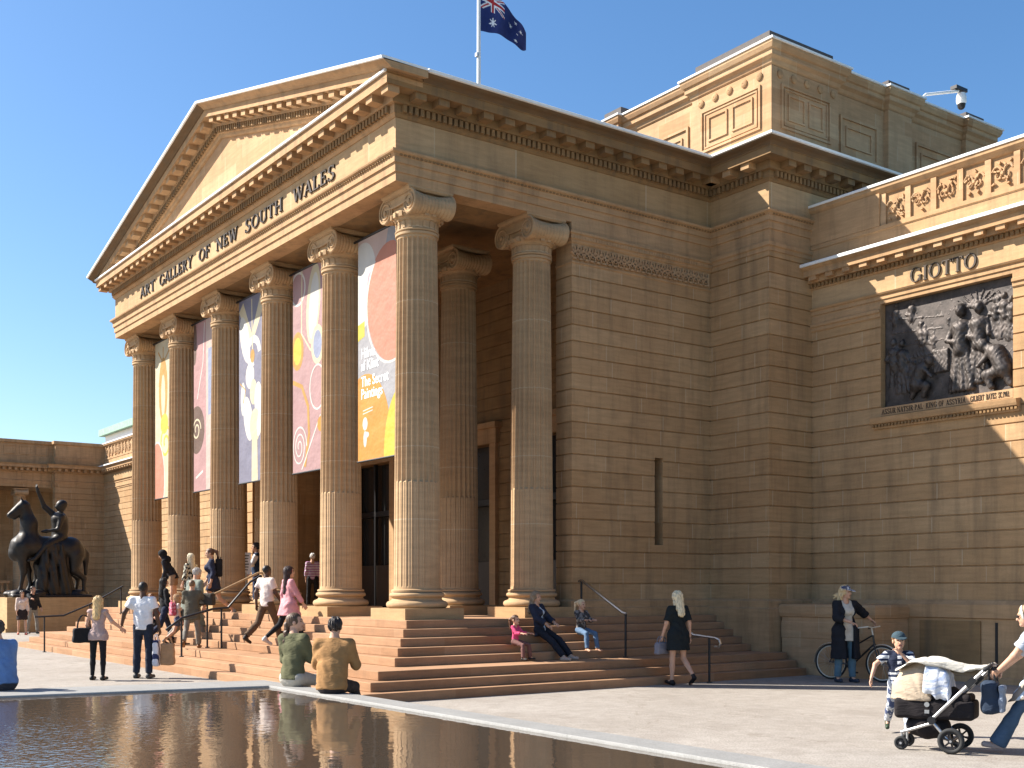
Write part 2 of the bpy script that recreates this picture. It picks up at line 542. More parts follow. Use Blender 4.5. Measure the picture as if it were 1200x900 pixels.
# pediment
ped = None
XC, XE, ZE, ZP = -8.0, 0.62, ZCY + .03, 12.86
sl = (ZP - ZE) / (XE - XC)
def rake_sweep(mb, prof, x0, x1, side):
    """prof: (out=-y, up from the top of the rake); from x0 to x1 distance right/left of the centre"""
    ends = []
    for d in (x0, x1):
        x = XC + side * d
        zt = ZP - sl * d
        ends.append([(x, -o, zt + u) for o, u in prof])
    nv = len(prof)
    mb.add(ends[0] + ends[1], [(i, (i + 1) % nv, nv + (i + 1) % nv, nv + i) for i in range(nv)] + [tuple(range(nv)), tuple(range(2 * nv - 1, nv - 1, -1))])
HALF = XE - XC
mb = MB()
zb = 10.3
mb.poly([(XC - 8.2, 0.02, ZCT), (XC + 8.2, 0.02, ZCT), (XC + 8.2, 0.02, ZCT + .03), (XC, 0.02, ZP - .5), (XC - 8.2, 0.02, ZCT + .03)])
ped = mb.build('pediment', M_LIGHT, G)
for s in (1, -1):
    mb = MB()
    rake_sweep(mb, [(-.3, -.16), (.423, -.16), (.423, -.312), (.40, -.30), (-.3, -.30)], 0, HALF - .195, s)
    rake_sweep(mb, [(-.3, -.301), (.17, -.301), (.17, -.47), (.10, -.47), (.10, -.61), (.06, -.62), (.05, -.67), (.03, -.70), (-.3, -.70)], 0, HALF - .66, s)
    rk = mb.build('raking_cornice', M_TRIM, G)
    mb = MB()
    rake_sweep(mb, [(-.28, -.028), (.605, -.05), (.635, -.045), (.64, 0.0), (.61, 0.015), (-.28, 0.015)], 0, HALF, s)
    mb.build('flashing', M_CAP, rk)
    mb = MB()
    rake_sweep(mb, [(-.29, -.03), (.60, -.03), (.595, -.055), (.56, -.08), (.50, -.105), (.465, -.13), (.45, -.152), (.425, -.158), (-.29, -.158)], 0, HALF, s)
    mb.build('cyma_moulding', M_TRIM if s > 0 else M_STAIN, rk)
    mb = MB(); md = MB()
    n = int(HALF / .46)
    for i in range(n):
        d = .28 + i * .46
        if d > HALF - .9: break
        x = XC + s * d; zt = ZP - sl * d
        for (mbx, w, o0, o1, u0, u1) in ((mb, .11, .168, .375, -.425, -.298),):
            vs = []
            for xx in (x - w, x + w):
                zz = ZP - sl * abs(xx - XC)
                vs += [(xx, -o0, zz + u0), (xx, -o1, zz + u0), (xx, -o1, zz + u1), (xx, -o0, zz + u1)]
            mbx.add(vs, [(0, 1, 2, 3), (7, 6, 5, 4), (0, 4, 5, 1), (1, 5, 6, 2), (2, 6, 7, 3), (3, 7, 4, 0)])
    d = .08
    while d < HALF - 1.6:
        x = XC + s * d; vs = []
        for xx in (x - .035, x + .035):
            zz = ZP - sl * abs(xx - XC)
            vs += [(xx, -.098, zz - .595), (xx, -.16, zz - .595), (xx, -.16, zz - .478), (xx, -.098, zz - .478)]
        md.add(vs, [(0, 1, 2, 3), (7, 6, 5, 4), (0, 4, 5, 1), (1, 5, 6, 2), (2, 6, 7, 3), (3, 7, 4, 0)])
        d += .118
    mb.build('modillions', M_TRIM, rk)
    md.build('dentils', M_DARK, rk)

# roof over the portico and the mass behind
mb = MB()
mb.add([(-16.5, .25, ZCY), (.5, .25, ZCY), (.5, 8.2, ZCY), (-16.5, 8.2, ZCY), (XC, .25, ZP - .06), (XC, 8.2, ZP - .06)],
       [(0, 1, 4), (1, 2, 5, 4), (2, 3, 5), (3, 0, 4, 5)])
mb.box(-17.6, 7.85, 10.4, 1.60, 22, 10.72)
mb.build('roof', M_SLATE, G)

# portico ceiling, beams and solid core of the entablature
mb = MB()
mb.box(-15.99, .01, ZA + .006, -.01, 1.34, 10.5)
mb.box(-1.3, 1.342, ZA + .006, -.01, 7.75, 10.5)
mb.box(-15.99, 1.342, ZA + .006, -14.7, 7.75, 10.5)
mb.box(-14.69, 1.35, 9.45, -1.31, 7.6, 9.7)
mb.build('portico_ceiling', M_DARK, G)  # ceiling given the dark stone to deepen the shade inside the portico

# side walls, pier, wings
BASE = 1.16
def wall(name, path, z0, z1, mat=M_WALL, back=-.3, parent=None):
    mb = MB(); mb.sweep(path, groove_prof(z0, z1, back)); return mb.build(name, mat, parent or G)
ZB2 = 8.10                     # under the carved band
w = wall('side_wall', [(-.5, 3.97), (0, 3.97), (0, 6.17)], 1.5, ZB2)
wall('wall_course', [(0, 6.17), (0, 6.40)], 1.5, 2.62, parent=w)
wall('wall_course', [(0, 6.17), (0, 6.40)], 4.43, ZB2, parent=w)
wall('wall_course', [(0, 6.40), (0, 7.79)], 1.5, ZB2, parent=w)
mb = MB(); mb.box(-.6, 6.12, 2.5, -.28, 6.45, 4.5); mb.build('slit_window', M_GLASS_DARK, w)
mb = MB(); mb.sweep([(-.5, 3.97), (0, 3.97), (0, 7.79)], [(-.3, 8.10), (.0, 8.10), (.02, 8.12), (.02, 8.15), (0.0, 8.16), (0.0, 8.50), (.02, 8.515), (.035, 8.54), (.035, 8.56), (.06, 8.58), (.06, 8.66), (.09, 8.68), (.09, 8.72), (.02, 8.73), (.02, ZA), (-.3, ZA)])
bandp = mb.build('carved_band', M_TRIM, G)
mb = MB(); rnd = random.Random(3)
yy = 4.02
while yy < 7.74:                                   # upright palmettes and tongues along the band
    h = .14 + .02 * rnd.random()
    for q in range(5):
        a = (q - 2) * .42
        L = .15 - .022 * abs(q - 2)
        c = Vector((.012, yy + math.sin(a) * L * .55, 8.24 + math.cos(a) * L * .75))
        mb.obox(c, (.032, 0, 0), Vector((0, math.cos(a), -math.sin(a))) * .013, Vector((0, math.sin(a), math.cos(a))) * L * .5)
    mb.obox((.012, yy + .075, 8.33), (.03, 0, 0), (0, .014, 0), (0, 0, .13))
    mb.obox((.012, yy, 8.20), (.035, 0, 0), (0, .04, 0), (0, 0, .018))
    yy += .15
mb.build('palmettes', M_LIGHT, bandp)
mb = MB(); block_rows(mb, [(0, 3.97), (0, 7.79)], .07, .04, .03, .07, 8.585, 8.65); mb.build('egg_moulding', M_TRIM, bandp)
# side wall footing
mb = MB(); mb.sweep([(-.52, 3.97), (0, 3.97), (0, 7.79)], [(-.3, 1.15), (.10, 1.15), (.10, 1.33), (.07, 1.345), (.07, 1.47), (.03, 1.5), (-.3, 1.5)])
mb.build('footing', M_TRIM, w)

pier = wall('pier', [(-.2, 7.79), (1.65, 7.79), (1.65, 9.2)], 1.5, 8.62)
mb = MB(); mb.sweep([(-.2, 7.79), (1.65, 7.79), (1.65, 9.2)], [(-.3, 8.62), (.02, 8.62), (.02, 8.70), (.05, 8.72), (.05, 8.80), (.0, 8.81), (0, ZA), (-.3, ZA)])
mb.build('pier_capital', M_TRIM, pier)
mb = MB(); mb.sweep([(-.2, 7.79), (1.65, 7.79), (1.65, 9.2)], [(-.3, -.02), (.14, -.02), (.14, 1.30), (.10, 1.33), (.10, 1.46), (.04, 1.5), (-.3, 1.5)])
mb.build('footing', M_TRIM, pier)
# upper part of pier flank and main block behind, above the wing
wall('flank_wall', [(1.65, 9.2), (1.65, 22)], 7.0, ZA)
wall('flank_wall', [(-17.65, 22), (-17.65, 9.0)], 7.0, ZA)
wall('pier', [(-17.65, 9.2), (-17.65, 7.79), (-15.8, 7.79)], 0, ZA)
wall('side_wall', [(-16, 7.79), (-16, 3.97), (-15.5, 3.97)], 1.16, ZA)

# back wall of the portico with three doorways
YB = 6.6
doors = [(-12.75, 2.3), (-8.0, 3.0), (-3.4, 2.3)]
xs = [-15.7]
for dx, dw in doors: xs += [dx - dw / 2, dx + dw / 2]
xs.append(-.3)
bw = None
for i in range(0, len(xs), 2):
    o = wall('portico_wall' if bw is None else 'wall_course', [(xs[i], YB), (xs[i + 1], YB)], 1.16, 9.45, M_DARK, parent=bw)  # back wall darkened in colour to stand in for interior shade
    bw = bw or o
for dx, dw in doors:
    wall('wall_course', [(dx - dw / 2, YB), (dx + dw / 2, YB)], 5.4, 9.45, M_DARK, parent=bw)  # same darkened stone over the doors, interior shade put into the colour
    mb = MB()
    for sx in (-1, 1): mb.box(dx + sx * dw / 2, YB - .10, 1.16, dx + sx * (dw / 2 + .26), YB + .05, 5.4)
    mb.box(dx - dw / 2 - .32, YB - .13, 5.4, dx + dw / 2 + .32, YB + .05, 5.78)
    mb.box(dx - dw / 2 - .42, YB - .22, 5.78, dx + dw / 2 + .42, YB + .05, 5.92)
    dr = mb.build('doorway', M_TRIM, G)
    mb = MB(); mb.box(dx - dw / 2 - .02, YB + .25, 1.16, dx + dw / 2 + .02, YB + .32, 5.42); mb.build('door_recess', M_GLASS_DARK, dr)
    mb = MB()
    for sx in (-1, 0, 1): mb.box(dx + sx * (dw / 2 - .05) - .05, YB + .06, 1.16, dx + sx * (dw / 2 - .05) + .05, YB + .16, 5.4)
    mb.box(dx - dw / 2, YB + .055, 3.85, dx + dw / 2, YB + .165, 4.0)
    mb.build('door_frame', M_BLACKMETAL, dr)
    mb = MB()
    mb.box(dx - dw / 2 + .1, YB + .09, 1.2, dx - .06, YB + .14, 2.4)
    mb.box(dx + .06, YB + .09, 1.2, dx + dw / 2 - .1, YB + .14, 2.4)
    mb.build('door_leaf', M_DOOR, dr)

# ------------------------------------------------------------------ columns
def column_shaft():
    mb = MB(); N = 24; rb, rt, H = .428, .368, 6.51
    def rad(t): return rb + (rt - rb) * (t ** 1.35)
    rings = []
    seq = [(0, 'p', .045), (.035, 'p', .045), (.05, 'p', .0), (.085, 'p', 0), (.11, 'c', 1)]
    seq += [(1.98, 'c', 1), (2.02, 'f', 1)]
    for z in np.linspace(2.6, 6.2, 7): seq.append((z, 'f', 1))
    seq += [(H - .14, 'f', 1), (H - .11, 'f', .6), (H - .095, 'p', 0), (H - .05, 'p', 0), (H - .045, 'p', .03), (H, 'p', .03)]
    per = 8
    for z, kind, q in seq:
        r = rad(z / H); pts = []
        for i in range(N):
            for j in range(per):
                u = j / per
                t = 2 * math.pi * (i + u) / N
                rr = r
                if kind == 'p': rr = r + q
                else:
                    if u < .22: dd = 0
                    else:
                        w = (u - .22) / .78
                        if kind == 'f': dd = .046 * math.sin(math.pi * w) ** .55 * q
                        else: dd = .016 if (w < .12 or w > .88) else .016 - .012 * math.sin(math.pi * w)
                    rr = r - dd
                pts.append((rr * math.cos(t), rr * math.sin(t), z))
        rings.append(pts)
    n = N * per
    vs = [p for rg in rings for p in rg]; fs = []
    for k in range(len(rings) - 1):
        for i in range(n):
            j = (i + 1) % n
            fs.append((k * n + i, k * n + j, (k + 1) * n + j, (k + 1) * n + i))
    fs.append(tuple((len(rings) - 1) * n + i for i in range(n)))
    mb.add(vs, fs)
    return mb

def torus_prof(r, z, a, n=7):
    return [(r + a * math.cos(t), z + a * math.sin(t)) for t in np.linspace(-math.pi / 2, math.pi / 2, n)]

def make_column():
    sh = column_shaft().build('column', M_COL, None, smooth=28)
    mb = MB(); mb.box(-.62, -.62, -.5, .62, .62, -.3)
    pl = mb.build('plinth', M_PLINTH, sh)
    mb = MB()
    prof = [(.40, -.3)] + torus_prof(.50, -.235, .065, 9) + [(.50, -.165), (.47, -.155), (.455, -.13), (.455, -.115), (.475, -.10)] + torus_prof(.465, -.062, .042, 7) + [(.46, -.015), (.40, 0.0)]
    mb.lathe(prof, n=48); mb.build('base', M_COL, sh, smooth=45)
    # ionic capital, local z from top of shaft
    z0 = 6.51; mb = MB()
    mb.lathe([(.36, 0), (.375, .02)] + torus_prof(.385, .035, .022, 5) + [(.375, .06), (.375, .20), (.40, .21), (.40, .23), (.44, .27), (.47, .32), (.45, .37), (.3, .38)], (0, 0, z0), 40)
    for i in range(18):                                  # honeysuckle ornament round the neck and eggs above
        t = 2 * math.pi * (i + .5) / 18
        rd = Vector((math.cos(t), math.sin(t), 0)); tn = Vector((-math.sin(t), math.cos(t), 0))
        mb.obox(rd * .378 + Z3 * (z0 + .125), rd * .014, tn * .03, Z3 * .05)
        mb.obox(rd * .382 + Z3 * (z0 + .165), rd * .014, tn * .015, Z3 * .03)
        mb.obox(rd * .462 + Z3 * (z0 + .30), rd * .022, tn * .04, Z3 * .045)
    mb.box(-.40, -.375, z0 + .36, .40, .375, z0 + .655)
    for sy in (-1, 1):
        yf = sy * .42
        # channel between the scrolls, sagging in the middle
        for k in range(10):
            xa, xb = -.43 + .086 * k, -.43 + .086 * (k + 1)
            sag = lambda x: .035 * (1 - (x / .43) ** 2)
            for (lo, hi, yo) in ((.645, .675, .012), (.50, .53, .012), (.53, .645, -.012)):
                za, zb_ = z0 + lo - sag(xa) * (1 if lo < .6 else .0), z0 + lo - sag(xb) * (1 if lo < .6 else .0)
                ha, hb = z0 + hi - sag(xa) * (1 if hi < .6 else 0), z0 + hi - sag(xb) * (1 if hi < .6 else 0)
                y0, y1 = sy * .33, yf + sy * yo
                mb.add([(xa, y0, za), (xb, y0, zb_), (xb, y1, zb_), (xa, y1, za), (xa, y0, ha), (xb, y0, hb), (xb, y1, hb), (xa, y1, ha)],
                       [(0, 3, 2, 1), (4, 5, 6, 7), (0, 1, 5, 4), (1, 2, 6, 5), (2, 3, 7, 6), (3, 0, 4, 7)])
        for sx in (-1, 1):
            cx, cz = sx * .425, z0 + .455
            mb.lathe([(.0, sy * .36), (.205, sy * .36), (.215, sy * .38), (.215, sy * .41), (.205, sy * .415), (.0, sy * .415)], (cx, 0, cz), 28, 'y', cap=False)
            pts = []
            for k in range(64):
                a = k / 63 * 2.6 * 2 * math.pi
                r = .203 * (1 - k / 63) ** 1.05 + .025
                pts.append((cx + sx * r * math.sin(a), sy * .42, cz + r * math.cos(a)))
            mb.tube(pts, [.024 * (1 - .55 * k / 63) for k in range(64)], 6)
            mb.lathe([(.0, sy * .41), (.038, sy * .41), (.038, sy * .445), (.02, sy * .455), (0, sy * .455)], (cx, 0, cz), 12, 'y', cap=False)
    for sx in (-1, 1):                                    # fluted bolsters on the flanks
        prof = []
        for k in range(61):
            t = -1 + 2 * k / 60
            base = .15 + .055 * abs(t) ** 1.6
            prof.append((base + .016 * abs(math.sin(k / 60 * math.pi * 11)), t * .385))
        mb.lathe(prof, (sx * .425, 0, z0 + .455), 24, 'y')
    mb.sweep([(-.46, -.44), (.46, -.44), (.46, .44), (-.46, .44)], [(-.3, z0 + .672), (.0, z0 + .672), (.02, z0 + .69), (.035, z0 + .71), (.035, z0 + .748), (-.3, z0 + .748)], closed=True)
    mb.build('capital', M_COL, sh, smooth=35)
    return sh

proto = make_column()
spots = [(-.5 - 3 * k, .74) for k in range(6)] + [(-.5, 3.36), (-3.12, 3.36), (-12.88, 3.36), (-15.5, 3.36)]
for i, (x, y) in enumerate(spots):
    c = proto if i == 0 else copy_tree(proto)
    c.parent = G
    c.location = (x, y, 1.66)

# ------------------------------------------------------------------ carved lettering
def letter(ch):
    """strokes of a roman capital in a unit-high box: list of quads, and its width"""
    T, t, s = .15, .075, .055
    q = []
    def bar(x0, y0, x1, y1, w):
        d = Vector((x1 - x0, y1 - y0)); L = d.length; d /= L; n = Vector((-d.y, d.x)) * w / 2
        a, b = Vector((x0, y0)), Vector((x1, y1))
        q.append([tuple(a - n), tuple(b - n), tuple(b + n), tuple(a + n)])
    def serif(x, y, w=.30): bar(x - w / 2, y + (s / 2 if y < .5 else -s / 2), x + w / 2, y + (s / 2 if y < .5 else -s / 2), s)
    def stem(x, y0=0, y1=1, w=T, f=True):
        bar(x, y0, x, y1, w)
        if f: serif(x, y0) if y0 == 0 else None; serif(x, y1) if y1 == 1 else None
    def arc(cx, cy, rx, ry, a0, a1, wth=T, wtn=t, n=14):
        pr = None
        for k in range(n + 1):
            a = R(a0 + (a1 - a0) * k / n)
            w = wtn + (wth - wtn) * abs(math.cos(a))
            o = (cx + rx * math.cos(a), cy + ry * math.sin(a)); i_ = (cx + (rx - w) * math.cos(a), cy + (ry - w * .75) * math.sin(a))
            if pr: q.append([pr[0], o, i_, pr[1]])
            pr = (o, i_)
    W = .8
    if ch == 'A': bar(.40, 1, .08, 0, t); bar(.40, 1, .72, 0, T); bar(.2, .33, .62, .33, t); serif(.08, 0, .26); serif(.72, 0, .28); W = .8
    elif ch == 'R': stem(.16); arc(.34, .74, .32, .26, -90, 90); bar(.16, .97, .36, .97, t); bar(.16, .5, .36, .5, t); bar(.38, .5, .68, 0, T); serif(.70, 0, .2); W = .78
    elif ch == 'P': stem(.16); arc(.34, .72, .32, .28, -90, 90); bar(.16, .97, .36, .97, t); bar(.16, .47, .36, .47, t); W = .7
    elif ch == 'B': stem(.16); arc(.33, .76, .28, .24, -90, 90); arc(.35, .26, .32, .26, -90, 90); bar(.16, .97, .36, .97, t); bar(.16, .51, .36, .51, t); bar(.16, .03, .36, .03, t); W = .72
    elif ch == 'D': stem(.16); arc(.3, .5, .46, .5, -90, 90); bar(.16, .97, .32, .97, t); bar(.16, .03, .32, .03, t); W = .84
    elif ch == 'T': stem(.36, 0, 1, T, False); serif(.36, 0); bar(.02, .96, .70, .96, t); bar(.03, .98, .03, .78, t * .8); bar(.69, .98, .69, .78, t * .8); W = .72
    elif ch == 'G': arc(.45, .5, .43, .52, 45, 320); bar(.78, .40, .78, .06, T); bar(.62, .42, .92, .42, s); bar(.76, .94, .76, .70, t * .8); W = .92
    elif ch == 'C': arc(.45, .5, .43, .52, 45, 315); bar(.76, .94, .76, .70, t * .8); W = .84
    elif ch == 'L': stem(.16); bar(.16, .035, .62, .035, t); bar(.62, .0, .62, .24, t * .8); W = .66
    elif ch == 'E': stem(.16); bar(.16, .035, .62, .035, t); bar(.16, .965, .58, .965, t); bar(.16, .52, .48, .52, t); bar(.62, .0, .62, .24, t * .8); bar(.58, 1, .58, .78, t * .8); bar(.48, .64, .48, .4, t * .8); W = .68
    elif ch == 'F': stem(.16); bar(.16, .965, .6, .965, t); bar(.16, .5, .48, .5, t); bar(.6, 1, .6, .76, t * .8); bar(.48, .63, .48, .38, t * .8); W = .64
    elif ch == 'Y': bar(.10, 1, .40, .46, T); bar(.70, 1, .40, .46, t); bar(.40, .5, .40, 0, T); serif(.4, 0); serif(.1, 1, .28); serif(.7, 1, .24); W = .8
    elif ch == 'O': arc(.46, .5, .45, .52, 0, 360, n=26); W = .92
    elif ch == 'N': bar(.14, 0, .14, 1, t); bar(.74, 0, .74, 1, t); bar(.12, 1, .74, 0, T); serif(.14, 0, .26); serif(.10, 1, .22); serif(.74, 1, .26); W = .88
    elif ch == 'M': bar(.14, 0, .16, 1, t); bar(.88, 0, .86, 1, T); bar(.16, 1, .5, 0, T); bar(.86, 1, .5, 0, t); serif(.14, 0, .24); serif(.88, 0, .28); W = 1.02
    elif ch == 'W': bar(.08, 1, .32, 0, T); bar(.58, 1, .32, 0, t); bar(.52, 1, .80, 0, T); bar(1.04, 1, .80, 0, t); serif(.08, 1, .26); serif(.55, 1, .26); serif(1.04, 1, .24); W = 1.12
    elif ch == 'S': arc(.36, .75, .29, .27, 40, 260); arc(.36, .26, .32, .29, -140, 82); bar(.62, .98, .62, .74, t * .8); bar(.06, .02, .06, .27, t * .8); W = .72
    elif ch == 'U': bar(.15, 1, .15, .34, T); bar(.72, 1, .72, .34, t); arc(.435, .34, .36, .36, 180, 360); serif(.15, 1, .3); serif(.72, 1, .26); W = .86
    elif ch == 'V': bar(.08, 1, .38, 0, T); bar(.70, 1, .38, 0, t); serif(.08, 1, .26); serif(.70, 1, .24); W = .76
    elif ch == 'H': stem(.16); stem(.72); bar(.16, .5, .72, .5, t); W = .88
    elif ch == 'K': stem(.16); bar(.68, 1, .2, .42, t); bar(.32, .56, .70, 0, T); serif(.68, 1, .24); serif(.70, 0, .24); W = .78
    elif ch == 'I': stem(.17); W = .34
    elif ch == '1': stem(.2, 0, 1, T, False); serif(.2, 0); bar(.2, .97, .06, .82, t); W = .4
    elif ch == '9': arc(.32, .68, .28, .3, 0, 360); bar(.55, .62, .3, .02, t * 1.2); W = .62
    elif ch == '0': arc(.32, .5, .3, .5, 0, 360); W = .64
    elif ch == '3': arc(.28, .74, .26, .26, -90, 140); arc(.28, .26, .28, .27, -140, 90); W = .58
    elif ch in '.·': yc = .05 if ch == '.' else .5; q.append([(.08, yc - .05), (.2, yc - .05), (.2, yc + .06), (.08, yc + .06)]); W = .28
    return q, W

def inscribe(words, xfit, z, h, y, depth, mat, name, parent, gap=.10):
    """each word fitted between its two x positions, standing on z, proud of the wall plane y"""
    mb = MB()
    for (wd, (xa, xb)) in zip(words, xfit):
        ls = [letter(c) for c in wd]
        tot = sum(l[1] for l in ls) + gap * (len(ls) - 1)
        sx = (xb - xa) / tot
        x = xa
        for qs, W in ls:
            for qi, qd in enumerate(qs):
                e = depth + .0007 * (qi % 7)
                pts = [(x + p[0] * sx, z + p[1] * h) for p in qd]
                mb.prism(pts, ((0, y, 0), (1, 0, 0), (0, 0, 1), (0, -1, 0)), e)
            x += (W + gap) * sx
    return mb.build(name, mat, parent)
inscribe(['ART', 'GALLERY', 'OF', 'NEW', 'SOUTH', 'WALES'],
         [(-13.74, -12.58), (-12.20, -9.84), (-9.40, -8.70), (-8.29, -7.04), (-6.60, -4.65), (-4.12, -2.28)],
         9.60, .275, -.003, .03, M_BRASS, 'inscription', G)

# ------------------------------------------------------------------ attic block over the pier
A = None
def panel_frame(mb, axis, u0, u1, z0, z1, plane, w=.05, d=.03):
    """raised picture-frame moulding on a wall; axis 'x' = wall facing -y, 'y' = wall facing +x"""
    def bx(a0, a1, b0, b1, dd):
        if axis == 'x': mb.box(a0, plane - dd, b0, a1, plane + .01, b1)
        else: mb.box(plane - .01, a0, b0, plane + dd, a1, b1)
    bx(u0, u0 + w, z0, z1, d); bx(u1 - w, u1, z0, z1, d)
    bx(u0 + w, u1 - w, z0, z0 + w, d * .98); bx(u0 + w, u1 - w, z1 - w, z1, d * .98)
AX0, AX1, AY0, AY1 = -3.74, 1.62, 7.90, 15.75
mb = MB(); mb.box(AX0 + .3, AY0 + .3, 10.6, AX1 - .3, AY1 - .3, 12.86)
att = mb.build('attic', M_LIGHT, G)
def attic_cornice(path, name='attic_cornice'):
    mb = MB(); mb.sweep(path, [(-.2, 12.45), (.0, 12.45), (.03, 12.48), (.05, 12.55), (.12, 12.60), (.12, 12.70), (.16, 12.72), (.20, 12.80), (.20, 12.86), (-.2, 12.87)])
    o = mb.build(name, M_LIGHT, G)
    mb = MB(); mb.sweep(path, [(-.2, 12.875), (.202, 12.855), (.23, 12.86), (.23, 12.90), (.20, 12.915), (-.2, 12.92)]); mb.build('flashing', M_CAP, o)
i_ = .12
PX = -.66; PY = 10.0
path = [(AX0, 15.75), (AX0, AY0), (AX0 + .62, AY0), (AX0 + .62, AY0 + i_), (PX, AY0 + i_), (PX, AY0), (AX1, AY0), (AX1, PY), (AX1 - i_, PY), (AX1 - i_, 11.75), (AX1, 11.75), (AX1, 12.62), (AX1 - i_, 12.62),
        (AX1 - i_, 14.72), (AX1, 14.72), (AX1, AY1), (AX0, AY1)]
attic_cornice(path)
mb = MB(); mb.sweep(path, [(-.3, 10.6), (0, 10.6), (0.03, 10.62), (.03, 11.0), (0, 11.03), (0, 12.44), (-.3, 12.44)]); mb.build('attic_wall', M_LIGHT, att)
mb = MB(); panel_frame(mb, 'x', PX + .28, AX1 - .28, 11.2, 12.12, AY0, .05, .035); panel_frame(mb, 'x', PX + .38, AX1 - .38, 11.28, 12.04, AY0, .03, .02); panel_frame(mb, 'x', PX + .50, .40, 11.4, 11.94, AY0, .04, .03); panel_frame(mb, 'x', .54, AX1 - .50, 11.4, 11.94, AY0, .04, .03); mb.build('panel', M_LIGHT, att)
mb = MB(); panel_frame(mb, 'x', AX0 + .85, PX - .22, 11.15, 12.0, AY0 + i_, .06, .04); panel_frame(mb, 'x', AX0 + 1.05, PX - .42, 11.35, 11.8, AY0 + i_, .04, .03); mb.build('panel', M_LIGHT, att)
mb = MB(); panel_frame(mb, 'y', AY0 + .28, PY - .26, 11.2, 12.12, AX1, .05, .035); panel_frame(mb, 'y', AY0 + .38, PY - .36, 11.28, 12.04, AX1, .03, .02); panel_frame(mb, 'y', AY0 + .5, 8.92, 11.4, 11.94, AX1, .04, .03); panel_frame(mb, 'y', 9.04, PY - .5, 11.4, 11.94, AX1, .04, .03); mb.build('panel', M_LIGHT, att)
mb = MB(); panel_frame(mb, 'y', PY + .2, 11.5, 11.15, 12.0, AX1 - i_, .06, .04); panel_frame(mb, 'y', PY + .4, 11.3, 11.35, 11.8, AX1 - i_, .04, .03); mb.build('panel', M_LIGHT, att)
mb = MB(); panel_frame(mb, 'y', 12.9, 14.45, 11.15, 12.0, AX1 - i_, .06, .04); panel_frame(mb, 'y', 13.1, 14.25, 11.35, 11.8, AX1 - i_, .04, .03); mb.build('panel', M_LIGHT, att)
mb = MB()
for k in range(5):
    x = PX + .28 + k * .42
    mb.lathe([(.02, 0), (.085, -.0), (.085, -.03), (.05, -.045), (0.01, -.05)], (x, AY0, 12.30), 12, 'y', cap=False)
    y = AY0 + .25 + k * .42
    mb.lathe([(.02, 0), (.085, 0), (.085, .03), (.05, .045), (.01, .05)], (AX1, y, 12.30), 12, 'x', cap=False)
mb.build('rosettes', M_TRIM, att)
for b_ in ((PX + .1, AY0, 12.91, AX1 - .05, PY - .1, 13.16), (AX0 + .1, AY0, 12.91, AX0 + .7, AY0 + .6, 13.14), (AX1 - .5, 11.78, 12.91, AX1 - .02, 12.55, 13.12), (AX1 - .5, 14.76, 12.91, AX1 - .02, 15.5, 13.12)):
    mb = MB(); mb.box(*b_); mb.build('parapet_block', M_SLATE, att)

